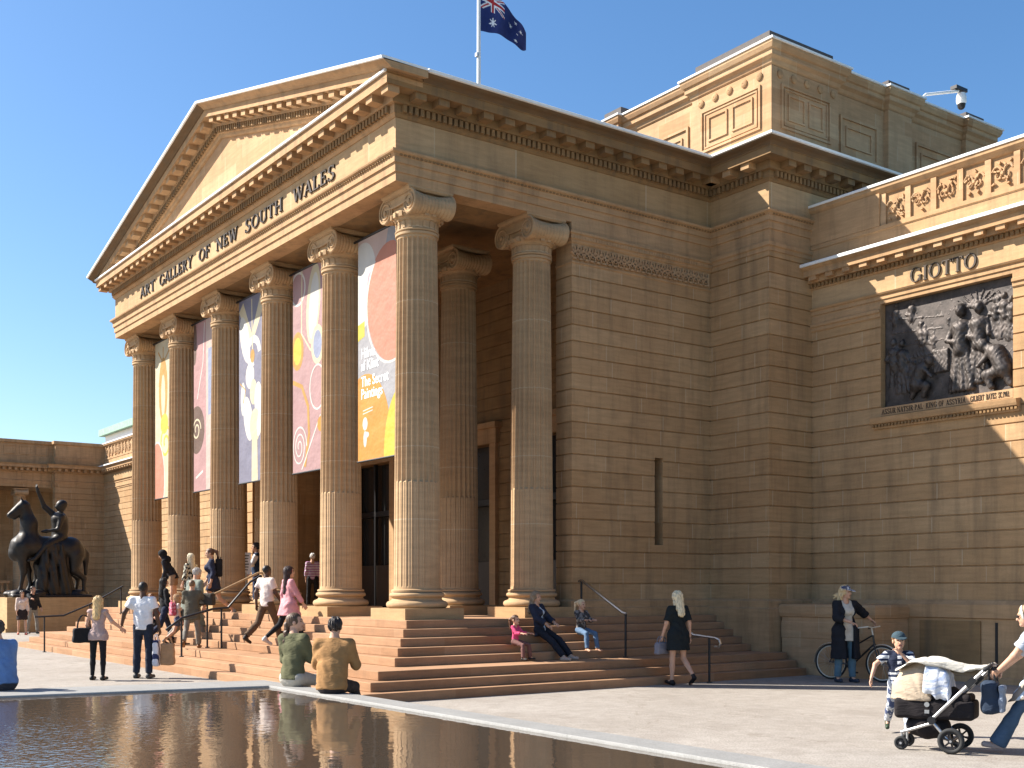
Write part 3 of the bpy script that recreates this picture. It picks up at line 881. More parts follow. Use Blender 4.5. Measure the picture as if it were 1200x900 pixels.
# ------------------------------------------------------------------ wings, right and left
YW = 9.12
def wing(x0, x1, relief=False):
    main = None
    if relief:
        # wall with the recess for the bronze relief
        RX0, RX1, RZ0, RZ1 = 3.37, 6.18, 5.13, 7.36
        main = wall('wing_wall', [(x0, YW), (RX0, YW)], 1.5, 7.10)
        wall('wall_course', [(RX0, YW), (RX1, YW)], 1.5, RZ0, parent=main)
        wall('wall_course', [(RX1, YW), (x1, YW)], 1.5, 7.10, parent=main)
        mb = MB(); mb.box(RX0 - .1, YW + .22, RZ0 - .1, RX1 + .1, YW + .3, RZ1 + .1); mb.build('recess', M_DARK, main)
        segs = [(x0, RX0), (RX1, x1)]
    else:
        main = wall('wing_wall', [(x0, YW), (x1, YW)], 1.5, 7.10)
        segs = [(x0, x1)]
    for a, b in segs:                                 # string course under the architrave
        mb = MB(); mb.sweep([(a, YW), (b, YW)], [(-.3, 7.10), (.015, 7.10), (.03, 7.12), (.03, 7.18), (.06, 7.20), (.06, 7.25), (.02, 7.27), (.02, 7.36), (-.3, 7.36)])
        mb.build('string_course', M_TRIM, main)
    pth = [(x0, YW), (x1, YW)]
    mb = MB(); mb.sweep(pth, [(-.3, 7.362), (.0, 7.362), (0, 7.44), (.025, 7.445), (.025, 7.52), (.06, 7.54), (.08, 7.57), (.0, 7.585), (-.3, 7.585)]); mb.build('architrave', M_TRIM, main)
    mb = MB(); mb.sweep(pth, [(-.3, 7.587), (0.004, 7.587), (0.004, 7.98), (-.3, 7.98)]); mb.build('frieze', M_FRIEZE, main)
    mb = MB(); mb.sweep(pth, [(-.3, 7.982), (.02, 7.982), (.04, 8.0), (.04, 8.10), (.14, 8.10), (.14, 8.22), (.27, 8.22), (.28, 8.21), (.28, 8.33), (.29, 8.34), (.32, 8.36), (.36, 8.42), (-.3, 8.43)])
    cn = mb.build('wing_cornice', M_TRIM, G)
    mb = MB(); mb.sweep(pth, [(-.1, 8.434), (.362, 8.40), (.39, 8.40), (.395, 8.45), (.37, 8.47), (-.1, 8.49)]); mb.build('flashing', M_CAP, cn)
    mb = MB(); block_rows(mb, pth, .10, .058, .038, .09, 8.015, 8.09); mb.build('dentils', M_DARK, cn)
    mb = MB(); block_rows(mb, pth, .42, .18, .138, .25, 8.125, 8.222); mb.build('modillions', M_LIGHT, cn)
    # parapet with carved panels between pilasters
    mb = MB(); mb.sweep(pth, [(-.5, 8.45), (.02, 8.45), (.02, 8.80), (.05, 8.82), (.05, 8.90), (-.025, 8.91), (-.025, 9.52), (.03, 9.54), (.06, 9.58), (.10, 9.62), (.10, 9.70), (-.5, 9.70)])
    pp = mb.build('parapet', M_TRIM, G)
    mb = MB(); mb.sweep(pth, [(-.5, 9.702), (.102, 9.69), (.125, 9.69), (.13, 9.73), (.10, 9.75), (-.5, 9.76)]); mb.build('flashing', M_CAP, pp)
    rr = random.Random(5)
    xx = 3.36 + .08 if x0 > 0 else x0 + .3
    step = .565
    k = 0
    first = xx
    if x0 > 0:
        mb = MB(); mb.box(x0, YW - .06, 8.905, xx - .065, YW + .1, 9.55); mb.build('parapet_end', M_TRIM, pp)
    while xx < x1 - .2:
        mb = MB(); mb.box(xx - .06, YW - .02, 8.905, xx + .06, YW + .1, 9.53); mb.build('pilaster', M_LIGHT, pp); mc = MB()
        xa, xb = xx + .06, xx + step - .06
        cx = (xa + xb) / 2
        for sx in (-1, 1):                             # paired scrolls with leaves
            pts = [(cx + sx * (.10 + (.115 - .009 * j) * math.cos(j * .62 + .4)), YW + .0, 9.20 + (.17 - .013 * j) * math.sin(j * .62 + .4)) for j in range(13)]
            mc.tube(pts, [.022 - .0008 * j for j in range(13)], 6)
        for q in range(12):
            px, pz, t = cx + (rr.random() - .5) * .36, 9.21 + (rr.random() - .5) * .42, rr.random() * 6.3
            mc.obox((px, YW - .005, pz), Vector((math.cos(t), .1, math.sin(t))) * (.022 + .02 * rr.random()), (0, .016 + .012 * rr.random(), 0), Vector((-math.sin(t), 0, math.cos(t))) * .013)
        mc.lathe([(.0, -.03), (.03, -.03), (.045, 0), (.045, .03)], (cx, YW - .01, 9.21), 10, 'y', cap=False)
        mc.build('carved_panel', M_LIGHT, pp)
        xx += step; k += 1
    # footing
    mb = MB(); mb.sweep([(x0, YW), (x1, YW)], [(-.3, -.02), (.16, -.02), (.16, .10), (.10, .12), (.10, 1.16), (.14, 1.18), (.14, 1.42), (.04, 1.5), (-.3, 1.5)])
    mb.build('footing', M_TRIM, main)
    return main
wr = wing(1.65, 16.0, True)
inscribe(['GIOTTO'], [(4.06, 5.48)], 7.625, .275, YW - .006, .03, M_BRASS, 'inscription', wr)
mb = MB(); mb.box(3.37, YW - .004, 5.135, 6.18, YW + .21, 5.30); led = mb.build('relief_ledge', M_LIGHT, G)
inscribe(['ASSUR·NATSIR·PAL·', 'KING', 'OF', 'ASSYRIA', 'GILBERT', 'BAYES', 'SC.1903.'], [(3.40, 4.36), (4.40, 4.64), (4.68, 4.78), (4.84, 5.24), (5.34, 5.62), (5.66, 5.86), (5.90, 6.12)],
         5.165, .10, YW - .006, .006, M_BRASS, 'inscription', led, gap=.12)
mb = MB(); mb.sweep([(3.22, YW), (6.33, YW)], [(-.1, 4.88), (.05, 4.88), (.07, 4.92), (.07, 4.96), (.13, 4.98), (.15, 5.02), (.17, 5.09), (.02, 5.115), (-.1, 5.115)]); sill = mb.build('sill', M_TRIM, G)
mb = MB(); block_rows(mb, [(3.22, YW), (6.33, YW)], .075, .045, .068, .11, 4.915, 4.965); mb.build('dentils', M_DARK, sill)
# low pedestal at the foot of the pier, stone slab and slot in the wing footing
mb = MB()
mb.sweep([(1.83, 9.0), (1.83, 7.98), (4.08, 7.98), (4.08, 9.0)], [(-.2, -.02), (.0, -.02), (0, .72), (.01, .74), (.01, 1.04), (-.0, 1.06), (0, 1.14), (.03, 1.16), (.05, 1.22), (.05, 1.36), (.02, 1.40), (-.2, 1.41)])
mb.box(1.9, 8.05, 1.38, 4.0, 9.0, 1.405)
mb.build('base_pedestal', M_LIGHT, wr)
mb = MB(); mb.box(5.90, YW - .112, .25, 5.95, YW - .09, 1.10); mb.build('slot', M_INTERIOR, wr)
mb = MB(); mb.box(4.35, YW - .135, .18, 5.62, YW - .09, 1.12); mb.build('rough_panel', M_DARK, wr)

wl = wing(-47.9, -17.65, False)
# the far left block, facing +x, with its columned porch
XL = -47.9
pl = [(XL - .5, 6.45), (XL, 6.45), (XL, 9.2)]
LB = wall('far_wing', [(XL - .5, 6.5), (XL, 6.5), (XL, 9.2)], 0, 7.36)
full = [(XL - .5, -14), (XL - .5, 6.5), (XL, 6.5), (XL, 9.2)]
mb = MB(); mb.sweep(full, [(-.8, 7.36), (.0, 7.36), (.02, 7.45), (.05, 7.55), (0, 7.58), (0, 7.98), (.06, 8.0), (.06, 8.12), (.15, 8.14), (.15, 8.22), (.42, 8.22), (.43, 8.35), (.5, 8.42), (-.8, 8.44)])
mb.build('cornice', M_TRIM, LB)
mb = MB(); block_rows(mb, full, .30, .14, .06, .34, 8.06, 8.21); mb.build('modillions', M_TRIM, LB)
mb = MB(); mb.sweep(full, [(-.8, 8.45), (0, 8.45), (.04, 8.85), (-.03, 8.86), (-.03, 9.5), (.08, 9.56), (.08, 9.72), (-.8, 9.72)]); mb.build('parapet', M_TRIM, LB)
for k in range(16):
    mb = MB(); panel_frame(mb, 'y', 5.6 - k * .8, 6.25 - k * .8, 8.95, 9.45, XL - .53, .06, .04); mb.build('panel', M_TRIM, LB)
mb = MB(); mb.box(XL - 4.0, -14, 0, XL - 3.7, 9.0, 7.4); mb.box(XL - 4, -14, 7.2, XL - .52, 6.44, 8.4); mb.box(XL - 4, 6.44, 7.2, XL - .31, 9.2, 8.4); mb.build('porch_back', M_WALL, LB)
mb = MB(); mb.box(XL - 3.7, -14, 0, XL + .05, 6.4, 1.3); mb.build('porch_floor', M_TRIM, LB)
for y in (4.9, 2.9, 0.2, -2.4, -5, -8):
    c = copy_tree(proto); c.parent = G; c.scale = (.8, .8, .75); c.location = (XL - .95, y, 1.675)
mb = MB(); y = 4.2
mb.box(XL - .75, -14, 2.0, XL - .45, 4.3, 2.14); mb.box(XL - .75, -14, 1.3, XL - .45, 4.3, 1.42)
while y > -13:
    mb.lathe([(.05, 1.42), (.05, 1.48), (.10, 1.58), (.05, 1.75), (.04, 1.88), (.07, 1.95), (.07, 2.0)], (XL - .6, y, 0), 8); y -= .27
mb.build('balustrade', M_TRIM, LB)
mb = MB(); mb.box(-54, 11, 9, -45, 15, 10.95)
ln = mb.build('roof_lantern', M_WHITE, G)
mb = MB(); mb.box(-54.4, 10.7, 10.952, -44.6, 15.3, 11.35); mb.build('lantern_roof', M_GREEN, ln)
# ------------------------------------------------------------------ implicit-surface modelling for bodies, cloth and bronzes
def nets(fn, lo, hi, res):
    """surface nets over a signed distance function; returns verts (n,3) and quads (m,4)"""
    lo = np.array(lo, float); hi = np.array(hi, float)
    nn = np.maximum(3, np.ceil((hi - lo) / res).astype(int) + 1)
    ax = [lo[i] + res * np.arange(nn[i]) for i in range(3)]
    X, Y, Z = np.meshgrid(*ax, indexing='ij')
    V = fn(np.stack([X, Y, Z], -1).astype(np.float32)).astype(np.float32)
    V = np.where(V == 0, 1e-6, V)
    neg = V < 0
    nx, ny, nz = V.shape
    def cs(A, o): return A[o[0]:nx - 1 + o[0], o[1]:ny - 1 + o[1], o[2]:nz - 1 + o[2]]
    corners = [(i, j, k) for i in (0, 1) for j in (0, 1) for k in (0, 1)]
    cnt = np.zeros((nx - 1, ny - 1, nz - 1), np.int8)
    for c in corners: cnt += cs(neg, c)
    act = (cnt > 0) & (cnt < 8)
    I = np.argwhere(act)
    if len(I) == 0: return np.zeros((0, 3)), np.zeros((0, 4), int)
    idx = -np.ones(act.shape, int); idx[act] = np.arange(len(I))
    S = np.zeros((len(I), 3)); K = np.zeros(len(I))
    for a in corners:
        for d in range(3):
            if a[d] == 1: continue
            b = list(a); b[d] = 1
            va = V[I[:, 0] + a[0], I[:, 1] + a[1], I[:, 2] + a[2]]
            vb = V[I[:, 0] + b[0], I[:, 1] + b[1], I[:, 2] + b[2]]
            m = (va < 0) != (vb < 0)
            t = np.where(m, va / np.where(m, va - vb, 1), 0)
            p = np.array(a, float)[None] + np.zeros((len(I), 3)); p[:, d] += t
            S[m] += p[m]; K[m] += 1
    P = lo + res * (I + S / K[:, None])
    Q = []
    for d in range(3):
        u, w = [(1, 2), (2, 0), (0, 1)][d]
        sl0 = [slice(None)] * 3; sl1 = [slice(None)] * 3
        sl0[d] = slice(0, V.shape[d] - 1); sl1[d] = slice(1, None)
        A, B = neg[tuple(sl0)], neg[tuple(sl1)]
        E = np.argwhere(A != B)
        ok = (E[:, u] > 0) & (E[:, w] > 0) & (E[:, u] < V.shape[u] - 1) & (E[:, w] < V.shape[w] - 1)
        E = E[ok]
        if len(E) == 0: continue
        s = A[E[:, 0], E[:, 1], E[:, 2]]
        def ci(du, dw):
            e = E.copy(); e[:, u] += du; e[:, w] += dw
            return idx[e[:, 0], e[:, 1], e[:, 2]]
        q = np.stack([ci(-1, -1), ci(0, -1), ci(0, 0), ci(-1, 0)], 1)
        q[~s] = q[~s][:, ::-1]
        Q.append(q)
    Q = np.concatenate(Q) if Q else np.zeros((0, 4), int)
    return P, Q

def smin(a, b, k):
    if k <= 0: return np.minimum(a, b)
    h = np.clip(.5 + .5 * (b - a) / k, 0, 1)
    return b + (a - b) * h - k * h * (1 - h)
def seg(p, a, b, ra, rb):
    a = np.asarray(a, np.float32); b = np.asarray(b, np.float32)
    ba = b - a; L = max(1e-8, float(ba @ ba))
    t = np.clip(((p - a) @ ba) / L, 0, 1)
    return np.sqrt(((p - a - t[..., None] * ba) ** 2).sum(-1)) - (ra + (rb - ra) * t)
def ell(p, c, r):
    q = (p - np.asarray(c, np.float32)) / np.asarray(r, np.float32)
    k = np.sqrt((q ** 2).sum(-1))
    return (k - 1) * min(r) * (1 if True else 1)
def rbox(p, c, h, r=0.02):
    q = np.abs(p - np.asarray(c, np.float32)) - (np.asarray(h, np.float32) - r)
    return np.sqrt((np.maximum(q, 0) ** 2).sum(-1)) + np.minimum(q.max(-1), 0) - r
def union(p, prims, k):
    d = None
    for f in prims:
        e = f(p); d = e if d is None else smin(d, e, k)
    return d
def half(p, pt, n):                                   # positive beyond the plane
    return (p - np.asarray(pt, np.float32)) @ np.asarray(n, np.float32)

def mesh_np(name, P, Q, mats, parent=None, mi=None):
    me = bpy.data.meshes.new(name)
    me.vertices.add(len(P)); me.vertices.foreach_set('co', np.asarray(P, np.float32).ravel())
    me.loops.add(len(Q) * 4); me.loops.foreach_set('vertex_index', np.asarray(Q, np.int32).ravel())
    me.polygons.add(len(Q)); me.polygons.foreach_set('loop_start', np.arange(len(Q), dtype=np.int32) * 4)
    if not isinstance(mats, (list, tuple)): mats = [mats]
    for m in mats: me.materials.append(m)
    if mi is not None: me.polygons.foreach_set('material_index', np.asarray(mi, np.int32))
    me.polygons.foreach_set('use_smooth', np.ones(len(Q), bool))
    me.update(calc_edges=True); me.validate()
    o = bpy.data.objects.new(name, me); COL.link(o)
    if parent: o.parent = parent
    return o

# ------------------------------------------------------------------ cloth, skin and hair materials
_mc = {}
def cloth(col, rough=0.85, kind='plain', col2=None, scale=22.0):
    key = (tuple(round(c, 3) for c in col), kind, col2, scale)
    if key in _mc: return _mc[key]
    N = NT('cloth')
    tc = N.n('ShaderNodeTexCoord'); P = tc.outputs['Object']
    nz = N.noise(P, 9, 3); wv = N.noise(P, 160, 2)
    c = N.mix(1.0, col, N.ramp(nz, [(0.25, g3(.82)), (0.75, g3(1.14))]), 'MULTIPLY')
    if kind == 'stripe':
        sp = N.n('ShaderNodeSeparateXYZ'); N.l(P, sp.inputs[0])
        s = N.math('LESS_THAN', N.math('FRACT', N.math('MULTIPLY', sp.outputs[2], scale)), 0.42)
        c = N.mix(s, c, col2)
    elif kind == 'vstripe':
        sp = N.n('ShaderNodeSeparateXYZ'); N.l(P, sp.inputs[0])
        s = N.math('LESS_THAN', N.math('FRACT', N.math('MULTIPLY', N.math('ADD', N.math('MULTIPLY', sp.outputs[2], .8), sp.outputs[1]), scale)), 0.3)
        c = N.mix(s, c, col2)
    elif kind == 'print':
        pn = N.noise(P, scale, 2)
        c = N.mix(N.ramp(pn, [(0.5, g3(0)), (0.54, g3(1))]), c, col2)
    mp_ = N.n('ShaderNodeMapping'); mp_.inputs['Scale'].default_value = (1.0, 1.0, 2.2); mp_.inputs['Rotation'].default_value = (0, .5, .3); N.l(P, mp_.inputs[0])
    fold = N.n('ShaderNodeTexNoise'); fold.inputs['Scale'].default_value = 7.0; fold.inputs['Detail'].default_value = 2.0; fold.inputs['Distortion'].default_value = 1.6
    N.l(mp_.outputs[0], fold.inputs['Vector'])
    b1_ = N.bump(fold.outputs[0], .5, .022)
    _mc[key] = N.done(c, rough, N.bump(N.math('ADD', N.math('MULTIPLY', wv, .4), nz), .25, .004, b1_), spec=.2)
    return _mc[key]
def skinm(col):
    key = ('skin', col)
    if key not in _mc:
        N = NT('skin'); tc = N.n('ShaderNodeTexCoord')
        nz = N.noise(tc.outputs['Object'], 14, 3)
        c = N.mix(1.0, col, N.ramp(nz, [(0.3, (.9, .86, .84)), (0.7, (1.08, 1.06, 1.05))]), 'MULTIPLY')
        m = N.done(c, .55, N.bump(N.noise(tc.outputs['Object'], 90, 2), .1, .002), spec=.35)
        N.b.inputs['Subsurface Weight'].default_value = .08
        N.b.inputs['Subsurface Radius'].default_value = (.01, .004, .002)
        _mc[key] = m
    return _mc[key]
def hairm(col):
    key = ('hair', col)
    if key not in _mc:
        N = NT('hair'); tc = N.n('ShaderNodeTexCoord')
        mp = N.n('ShaderNodeMapping'); mp.inputs['Scale'].default_value = (60, 60, 5); N.l(tc.outputs['Object'], mp.inputs[0])
        nz = N.noise(mp.outputs[0], 1.6, 3)
        c = N.mix(1.0, col, N.ramp(nz, [(0.3, g3(.55)), (0.7, g3(1.35))]), 'MULTIPLY')
        _mc[key] = N.done(c, .5, N.bump(nz, .6, .006), spec=.4)
    return _mc[key]
M_EYE = simple('eye_dark', (.02, .015, .012), .3, bump=0)
M_LIP = simple('lip', (.30, .10, .08), .5, bump=0)
M_SHOE = simple('shoe_leather', (.03, .025, .022), .5)
LIGHT_SKIN, MID_SKIN, DARK_SKIN = (.52, .31, .21), (.40, .23, .145), (.085, .045, .028)

def rx(v, a):                                          # pitch forward by a (top moves towards +y)
    c, s = math.cos(a), math.sin(a)
    return np.array([v[0], v[1] * c + v[2] * s, -v[1] * s + v[2] * c])
def rzm(v, a):
    c, s = math.cos(a), math.sin(a)
    return np.array([v[0] * c - v[1] * s, v[0] * s + v[1] * c, v[2]])
def nrm(v): return v / max(1e-9, np.linalg.norm(v))

def ik(S, T, l1, l2, pole):
    d = T - S; L = np.linalg.norm(d)
    L2 = min(L, l1 + l2 - .005); d = d / max(L, 1e-6)
    x = (l1 * l1 - l2 * l2 + L2 * L2) / (2 * L2)
    h = math.sqrt(max(0, l1 * l1 - x * x))
    pv = np.array(pole, float); pv = pv - d * (pv @ d); pv = nrm(pv)
    return S + d * x + pv * h, S + d * L2

def hand_sdf_mesh(W, d, n, side, s, curl=.5, res=.0055):
    """W wrist, d hand direction, n palm normal; five fingers and a thumb"""
    d = nrm(d); n = nrm(n - d * (n @ d)); l = np.cross(d, n)
    pr = []
    for j, y in enumerate((-.030, -.010, .010, .029)):
        a = W + (d * .005 + l * y * .55) * s; b = W + (d * .085 + l * y) * s
        pr.append((a, b, .0125 * s, .0115 * s))
        L = (.062, .074, .070, .054)[j] * s
        p0 = b; ang = curl * .55
        for q, fr in enumerate((.42, .33, .25)):
            dr = d * math.cos(ang) + n * math.sin(ang)
            p1 = p0 + dr * L * fr
            pr.append((p0, p1, (.0095 - .001 * q) * s, (.009 - .001 * q) * s)); p0 = p1; ang += curl * .8
    t = -1.0
    th0 = W + (d * .018 + l * -.022) * s
    th1 = th0 + (d * .028 + l * -.026 + n * .012) * s
    th2 = th1 + (d * .030 + l * -.010 + n * .012) * s
    pr += [(th0, th1, .0135 * s, .0115 * s), (th1, th2, .011 * s, .008 * s)]
    pts = np.array([p for q in pr for p in q[:2]])
    lo, hi = pts.min(0) - .02 * s, pts.max(0) + .02 * s
    def fn(p):
        D = None
        for a, b, ra, rb in pr[:]:
            e = seg(p, a, b, ra, rb); D = e if D is None else smin(D, e, .006 * s)
        return D
    return nets(fn, lo, hi, res)

def person(label, loc, ang, H=1.7, group=None, lean=0, hips=((2, 4), (-2, 4)), knees=(3, 3), arms=(('a', 5, 8, 12), ('a', 5, 8, 12)),
           head=(0, 0), seat=False, skin=LIGHT_SKIN, hair=('short', (.03, .02, .015)), top=None, bottom=None, extra=(), shoes=(.03, .025, .022),
           female=False, child=1.0, res=.013, width=1.0, side_lean=0.0, hands=True, curl=.55, toe=(0, 0)):
    """ang: 0 faces photo-right, 90 away from the lens, 180 photo-left, 270 towards it"""
    s = H / 1.76
    rot = R(54.2 + ang - 90)
    root = thing('person', label, 'person', loc, rot, group)
    hd = child                                          # head enlargement for children
    le = R(lean)
    sw = .170 * width * (.92 if female else 1.0)
    hw = .088 * width * (1.06 if female else 1.0)
    T = lambda v: rx(np.array(v, float), le) + np.array([v[2] * math.tan(R(side_lean)), 0, 0])
    P0 = np.zeros(3)
    waist, chest, neck0 = T((0, 0, .15)), T((0, .01, .35)), T((0, -.015, .51))
    sh = [T((-sw, -.015, .475)), T((sw, -.015, .475))]
    hip = [np.array([-hw, 0, -.02]), np.array([hw, 0, -.02])]
    knee, ank, toes = [], [], []
    for i, sg in enumerate((-1, 1)):
        f, ab = R(hips[i][0]), R(hips[i][1]); k = R(knees[i])
        dth = np.array([sg * math.sin(ab), math.sin(f) * math.cos(ab), -math.cos(f) * math.cos(ab)])
        dsh = np.array([sg * math.sin(ab) * .5, math.sin(f - k), -math.cos(f - k)]); dsh = nrm(dsh)
        kn = hip[i] + dth * .43; an = kn + dsh * .41
        pitch = R(toe[i]); td = np.array([sg * .12, math.cos(pitch), -math.sin(pitch)])
        knee.append(kn); ank.append(an); toes.append((an + np.array([0, -.035, -.055]), an + np.array([0, 0, -.05]) + td * .15))
    base = -.125 if seat else min(min(t[0][2], t[1][2]) - .03 for t in toes)
    off = np.array([0, 0, -base])
    elb, wri, hdir, pn = [], [], [], []
    for i, sg in enumerate((-1, 1)):
        a = arms[i]; S = sh[i]
        if a[0] == 'a':
            f, ab, el = R(a[1]), R(a[2]), R(a[3]); inn = R(a[4]) if len(a) > 4 else 0.
            du = np.array([sg * math.sin(ab), math.sin(f) * math.cos(ab), -math.cos(f) * math.cos(ab)])
            du = rx(du, le * .5)
            E = S + du * .285
            df = np.array([-sg * math.sin(inn) + sg * math.sin(ab) * .4, math.sin(f + el), -math.cos(f + el)]); df = nrm(df)
            W = E + df * .25
        else:
            tgt = np.array(a[1], float)
            E, W = ik(S, tgt, .285, .255, a[2] if len(a) > 2 else (sg * .5, -.6, -.6))
            df = nrm(W - E)
        elb.append(E); wri.append(W); hdir.append(df)
        pn.append(np.array([-sg, .15, 0.]) if abs(df[2]) > .5 else np.array([0, 0, -1.]))
    yaw, pit = R(head[0]), R(head[1])
    hc = neck0 + rx(np.array([0, .028, .158 + .06 * (hd - 1)]), le * .4)
    def toh(v): return hc + rzm(rx(np.array(v, float) * hd, pit), yaw)
    def hl(p):                                          # world -> head frame
        q = (p - hc.astype(np.float32))
        c, sn = math.cos(-yaw), math.sin(-yaw)
        x = q[..., 0] * c - q[..., 1] * sn; y = q[..., 0] * sn + q[..., 1] * c; z = q[..., 2]
        c, sn = math.cos(-pit), math.sin(-pit)
        y2 = y * c + z * sn; z2 = -y * sn + z * c
        return np.stack([x, y2, z2], -1) / hd
    def tq(p, fl=.66):                                  # torso frame with the depth stretched
        x = p[..., 0] - p[..., 2] * math.tan(R(side_lean)) * 1.0
        c, sn = math.cos(-le), math.sin(-le)
        y = p[..., 1] * c + p[..., 2] * sn; z = -p[..., 1] * sn + p[..., 2] * c
        return np.stack([x, y / fl, z], -1)
    cw = (.118 if female else .135) * width; ww = (.105 if female else .128) * width; hp = (.145 if female else .135) * width
    def torso(p, o=0.0):
        q = tq(p)
        d = seg(q, (-.035, 0, -.03), (.035, 0, -.03), hp - .03 + o, hp - .03 + o)
        d = smin(d, seg(q, (0, 0, .0), (0, 0, .16), hp - .02 + o, ww + o), .05)
        d = smin(d, seg(q, (0, 0, .16), (0, .01, .34), ww + o, cw + o), .05)
        d = smin(d, seg(q, (-.06, .01, .36), (.06, .01, .36), cw - .02 + o, cw - .02 + o), .05)
        for sg_ in (-1, 1): d = smin(d, seg(q, (0, -.02, .475), (sg_ * (sw - .015), -.02, .452), .060 + o, .046 + o), .04)
        if female:
            d = smin(d, seg(p, T((-.062, .085, .33)), T((.062, .085, .33)), .05 + o, .05 + o), .05)
        return d * .8
    def arm(p, i, o=0., frm=0., to=2.):
        A, E, W = sh[i], elb[i], wri[i]
        d = smin(seg(p, A + (E - A) * .05, E, .046 * width + o, .040 * width + o), seg(p, E, W, .040 * width + o, .027 * width + o), .02)
        return d
    def leg(p, i, o=0., flare=0., thigh=.074):
        w_ = width ** .5
        d = seg(p, hip[i], knee[i], thigh * w_ + o, .051 * w_ + o)
        mid = knee[i] + (ank[i] - knee[i]) * .35
        d = smin(d, seg(p, knee[i], mid, .051 * w_ + o, .050 * w_ + o + flare * .3), .02)
        d = smin(d, seg(p, mid, ank[i], .050 * w_ + o + flare * .3, .032 * w_ + o + flare), .02)
        return d
    def wrinkle(p, a=.005, fq=44):
        w = np.sin(p[..., 2] * fq + 9 * p[..., 0] + 2.5 * np.sin(p[..., 0] * 17 + 1) + 2 * np.sin(p[..., 1] * 15)) * (.5 + .5 * np.sin(p[..., 0] * 8 + p[..., 2] * 6 + 1))
        return a * .8 * w + a * .5 * np.sin(p[..., 0] * 60 + 14 * p[..., 2]) * (.5 + .5 * np.sin(p[..., 2] * 9))
    pts = np.array(sh + elb + wri + hip + knee + ank + [t for q in toes for t in q] + [neck0, hc])
    lo, hi = pts.min(0) - .17, pts.max(0) + .17
    def fin(P): return (P + off) * s
    # body: one continuous skin
    def body(p):
        d = torso(p)
        for i in (0, 1):
            d = smin(d, arm(p, i), .035); d = smin(d, leg(p, i), .03)
            d = smin(d, seg(p, ank[i], toes[i][1] + np.array([0, -.03, 0]), .03, .024), .02)
        d = smin(d, seg(p, neck0 - np.array([0, 0, .03]), toh((0, -.015, -.06)), .060, .052), .04)
        d = smin(d, headf(p), .012)
        return d
    def headf(p):
        q = hl(p)
        d = ell(q, (0, -.012, .022), (.073, .092, .090))
        d = smin(d, ell(q, (0, .022, -.038), (.056, .066, .072)), .03)
        d = smin(d, seg(q, (0, .082, .012), (0, .104, -.022), .009, .013), .012)        # nose
        d = smin(d, seg(q, (-.026, .078, .030), (.026, .078, .030), .010, .010), .015)    # brow
        d = smin(d, seg(q, (-.018, .080, -.052), (.018, .080, -.052), .009, .009), .008)  # mouth
        d = smin(d, ell(q, (0, .074, -.088), (.022, .020, .018)), .02)                     # chin
        for sx in (-1, 1):
            d = np.maximum(d, -(np.sqrt(((q - np.array([sx * .030, .096, .010], np.float32)) ** 2).sum(-1)) - .016))
            d = smin(d, ell(q, (sx * .074, -.008, -.005), (.010, .020, .032)), .006)
        return d * hd
    P, Q = nets(body, lo, hi + np.array([0, 0, .12]), res)
    cz = P[Q].mean(1)
    mi = np.zeros(len(Q), int)
    M, F = [P], [Q]; MI = [mi]
    # a finer head shell laid over the same head, so that the face reads
    hlo, hhi = hc - .17 * hd, hc + .17 * hd
    hres = min(res, .0075)
    P2, Q2 = nets(lambda p: np.maximum(headf(p), -half(p, toh((0, -.015, -.115)), (0, 0, 1))), hlo, hhi, hres)
    c2 = hl(P2[Q2].mean(1).astype(np.float32)); m2 = np.zeros(len(Q2), int)
    for sx in (-1, 1):
        m2[(np.abs(c2[:, 0] - sx * .030) < .015) & (np.abs(c2[:, 2] - .010) < .0075) & (c2[:, 1] > .06)] = 1
        m2[(np.abs(c2[:, 0] - sx * .030) < .020) & (np.abs(c2[:, 2] - .032) < .0045) & (c2[:, 1] > .06)] = 3
    m2[(np.abs(c2[:, 0]) < .024) & (np.abs(c2[:, 2] + .052) < .0075) & (c2[:, 1] > .068)] = 2
    P2 = hc + (P2 - hc) * 1.004
    F.append(Q2 + len(P)); M.append(P2); MI.append(m2); n0 = len(P) + len(P2)
    if hands:
        for i, sg in enumerate((-1, 1)):
            hp_, hq = hand_sdf_mesh(wri[i], hdir[i], pn[i], sg, 1.0 * (hd * .5 + .5), curl, .006 if res < .014 else .0075)
            F.append(hq + n0); M.append(hp_); MI.append(np.zeros(len(hq), int)); n0 += len(hp_)
    hairc = hair[1] if hair else (.05, .03, .02)
    sk = skinm(skin)
    mesh_np('body', fin(np.concatenate(M)), np.concatenate(F), [sk, M_EYE, M_LIP if skin != DARK_SKIN else sk, hairm(hairc)], root, np.concatenate(MI))
    # shoes
    if shoes:
        for i in (0, 1):
            h_, t_ = toes[i]
            def sf(p, i=i, h_=h_, t_=t_):
                d = smin(seg(p, h_, t_, .040, .036), seg(p, h_ + np.array([0, 0, .02]), ank[i] + np.array([0, 0, .0]), .038, .038), .03)
                ax_ = nrm(t_ - h_)
                up_ = nrm(np.array([0, 0, 1.]) - ax_ * ax_[2])
                return np.maximum(d, -half(p, h_ - up_ * .028, up_))
            a = np.array([h_, t_, ank[i]])
            P, Q = nets(sf, a.min(0) - .07, a.max(0) + .07, .009 if res < .014 else .013)
            mesh_np('shoe', fin(P), Q, cloth(shoes, .5), root)
    # trousers / skirt
    def add(name, fn, mat, l=None, h=None, r=None):
        P, Q = nets(fn, lo if l is None else l, hi if h is None else h, r or res)
        if len(P): return mesh_np(name, fin(P), Q, mat, root)
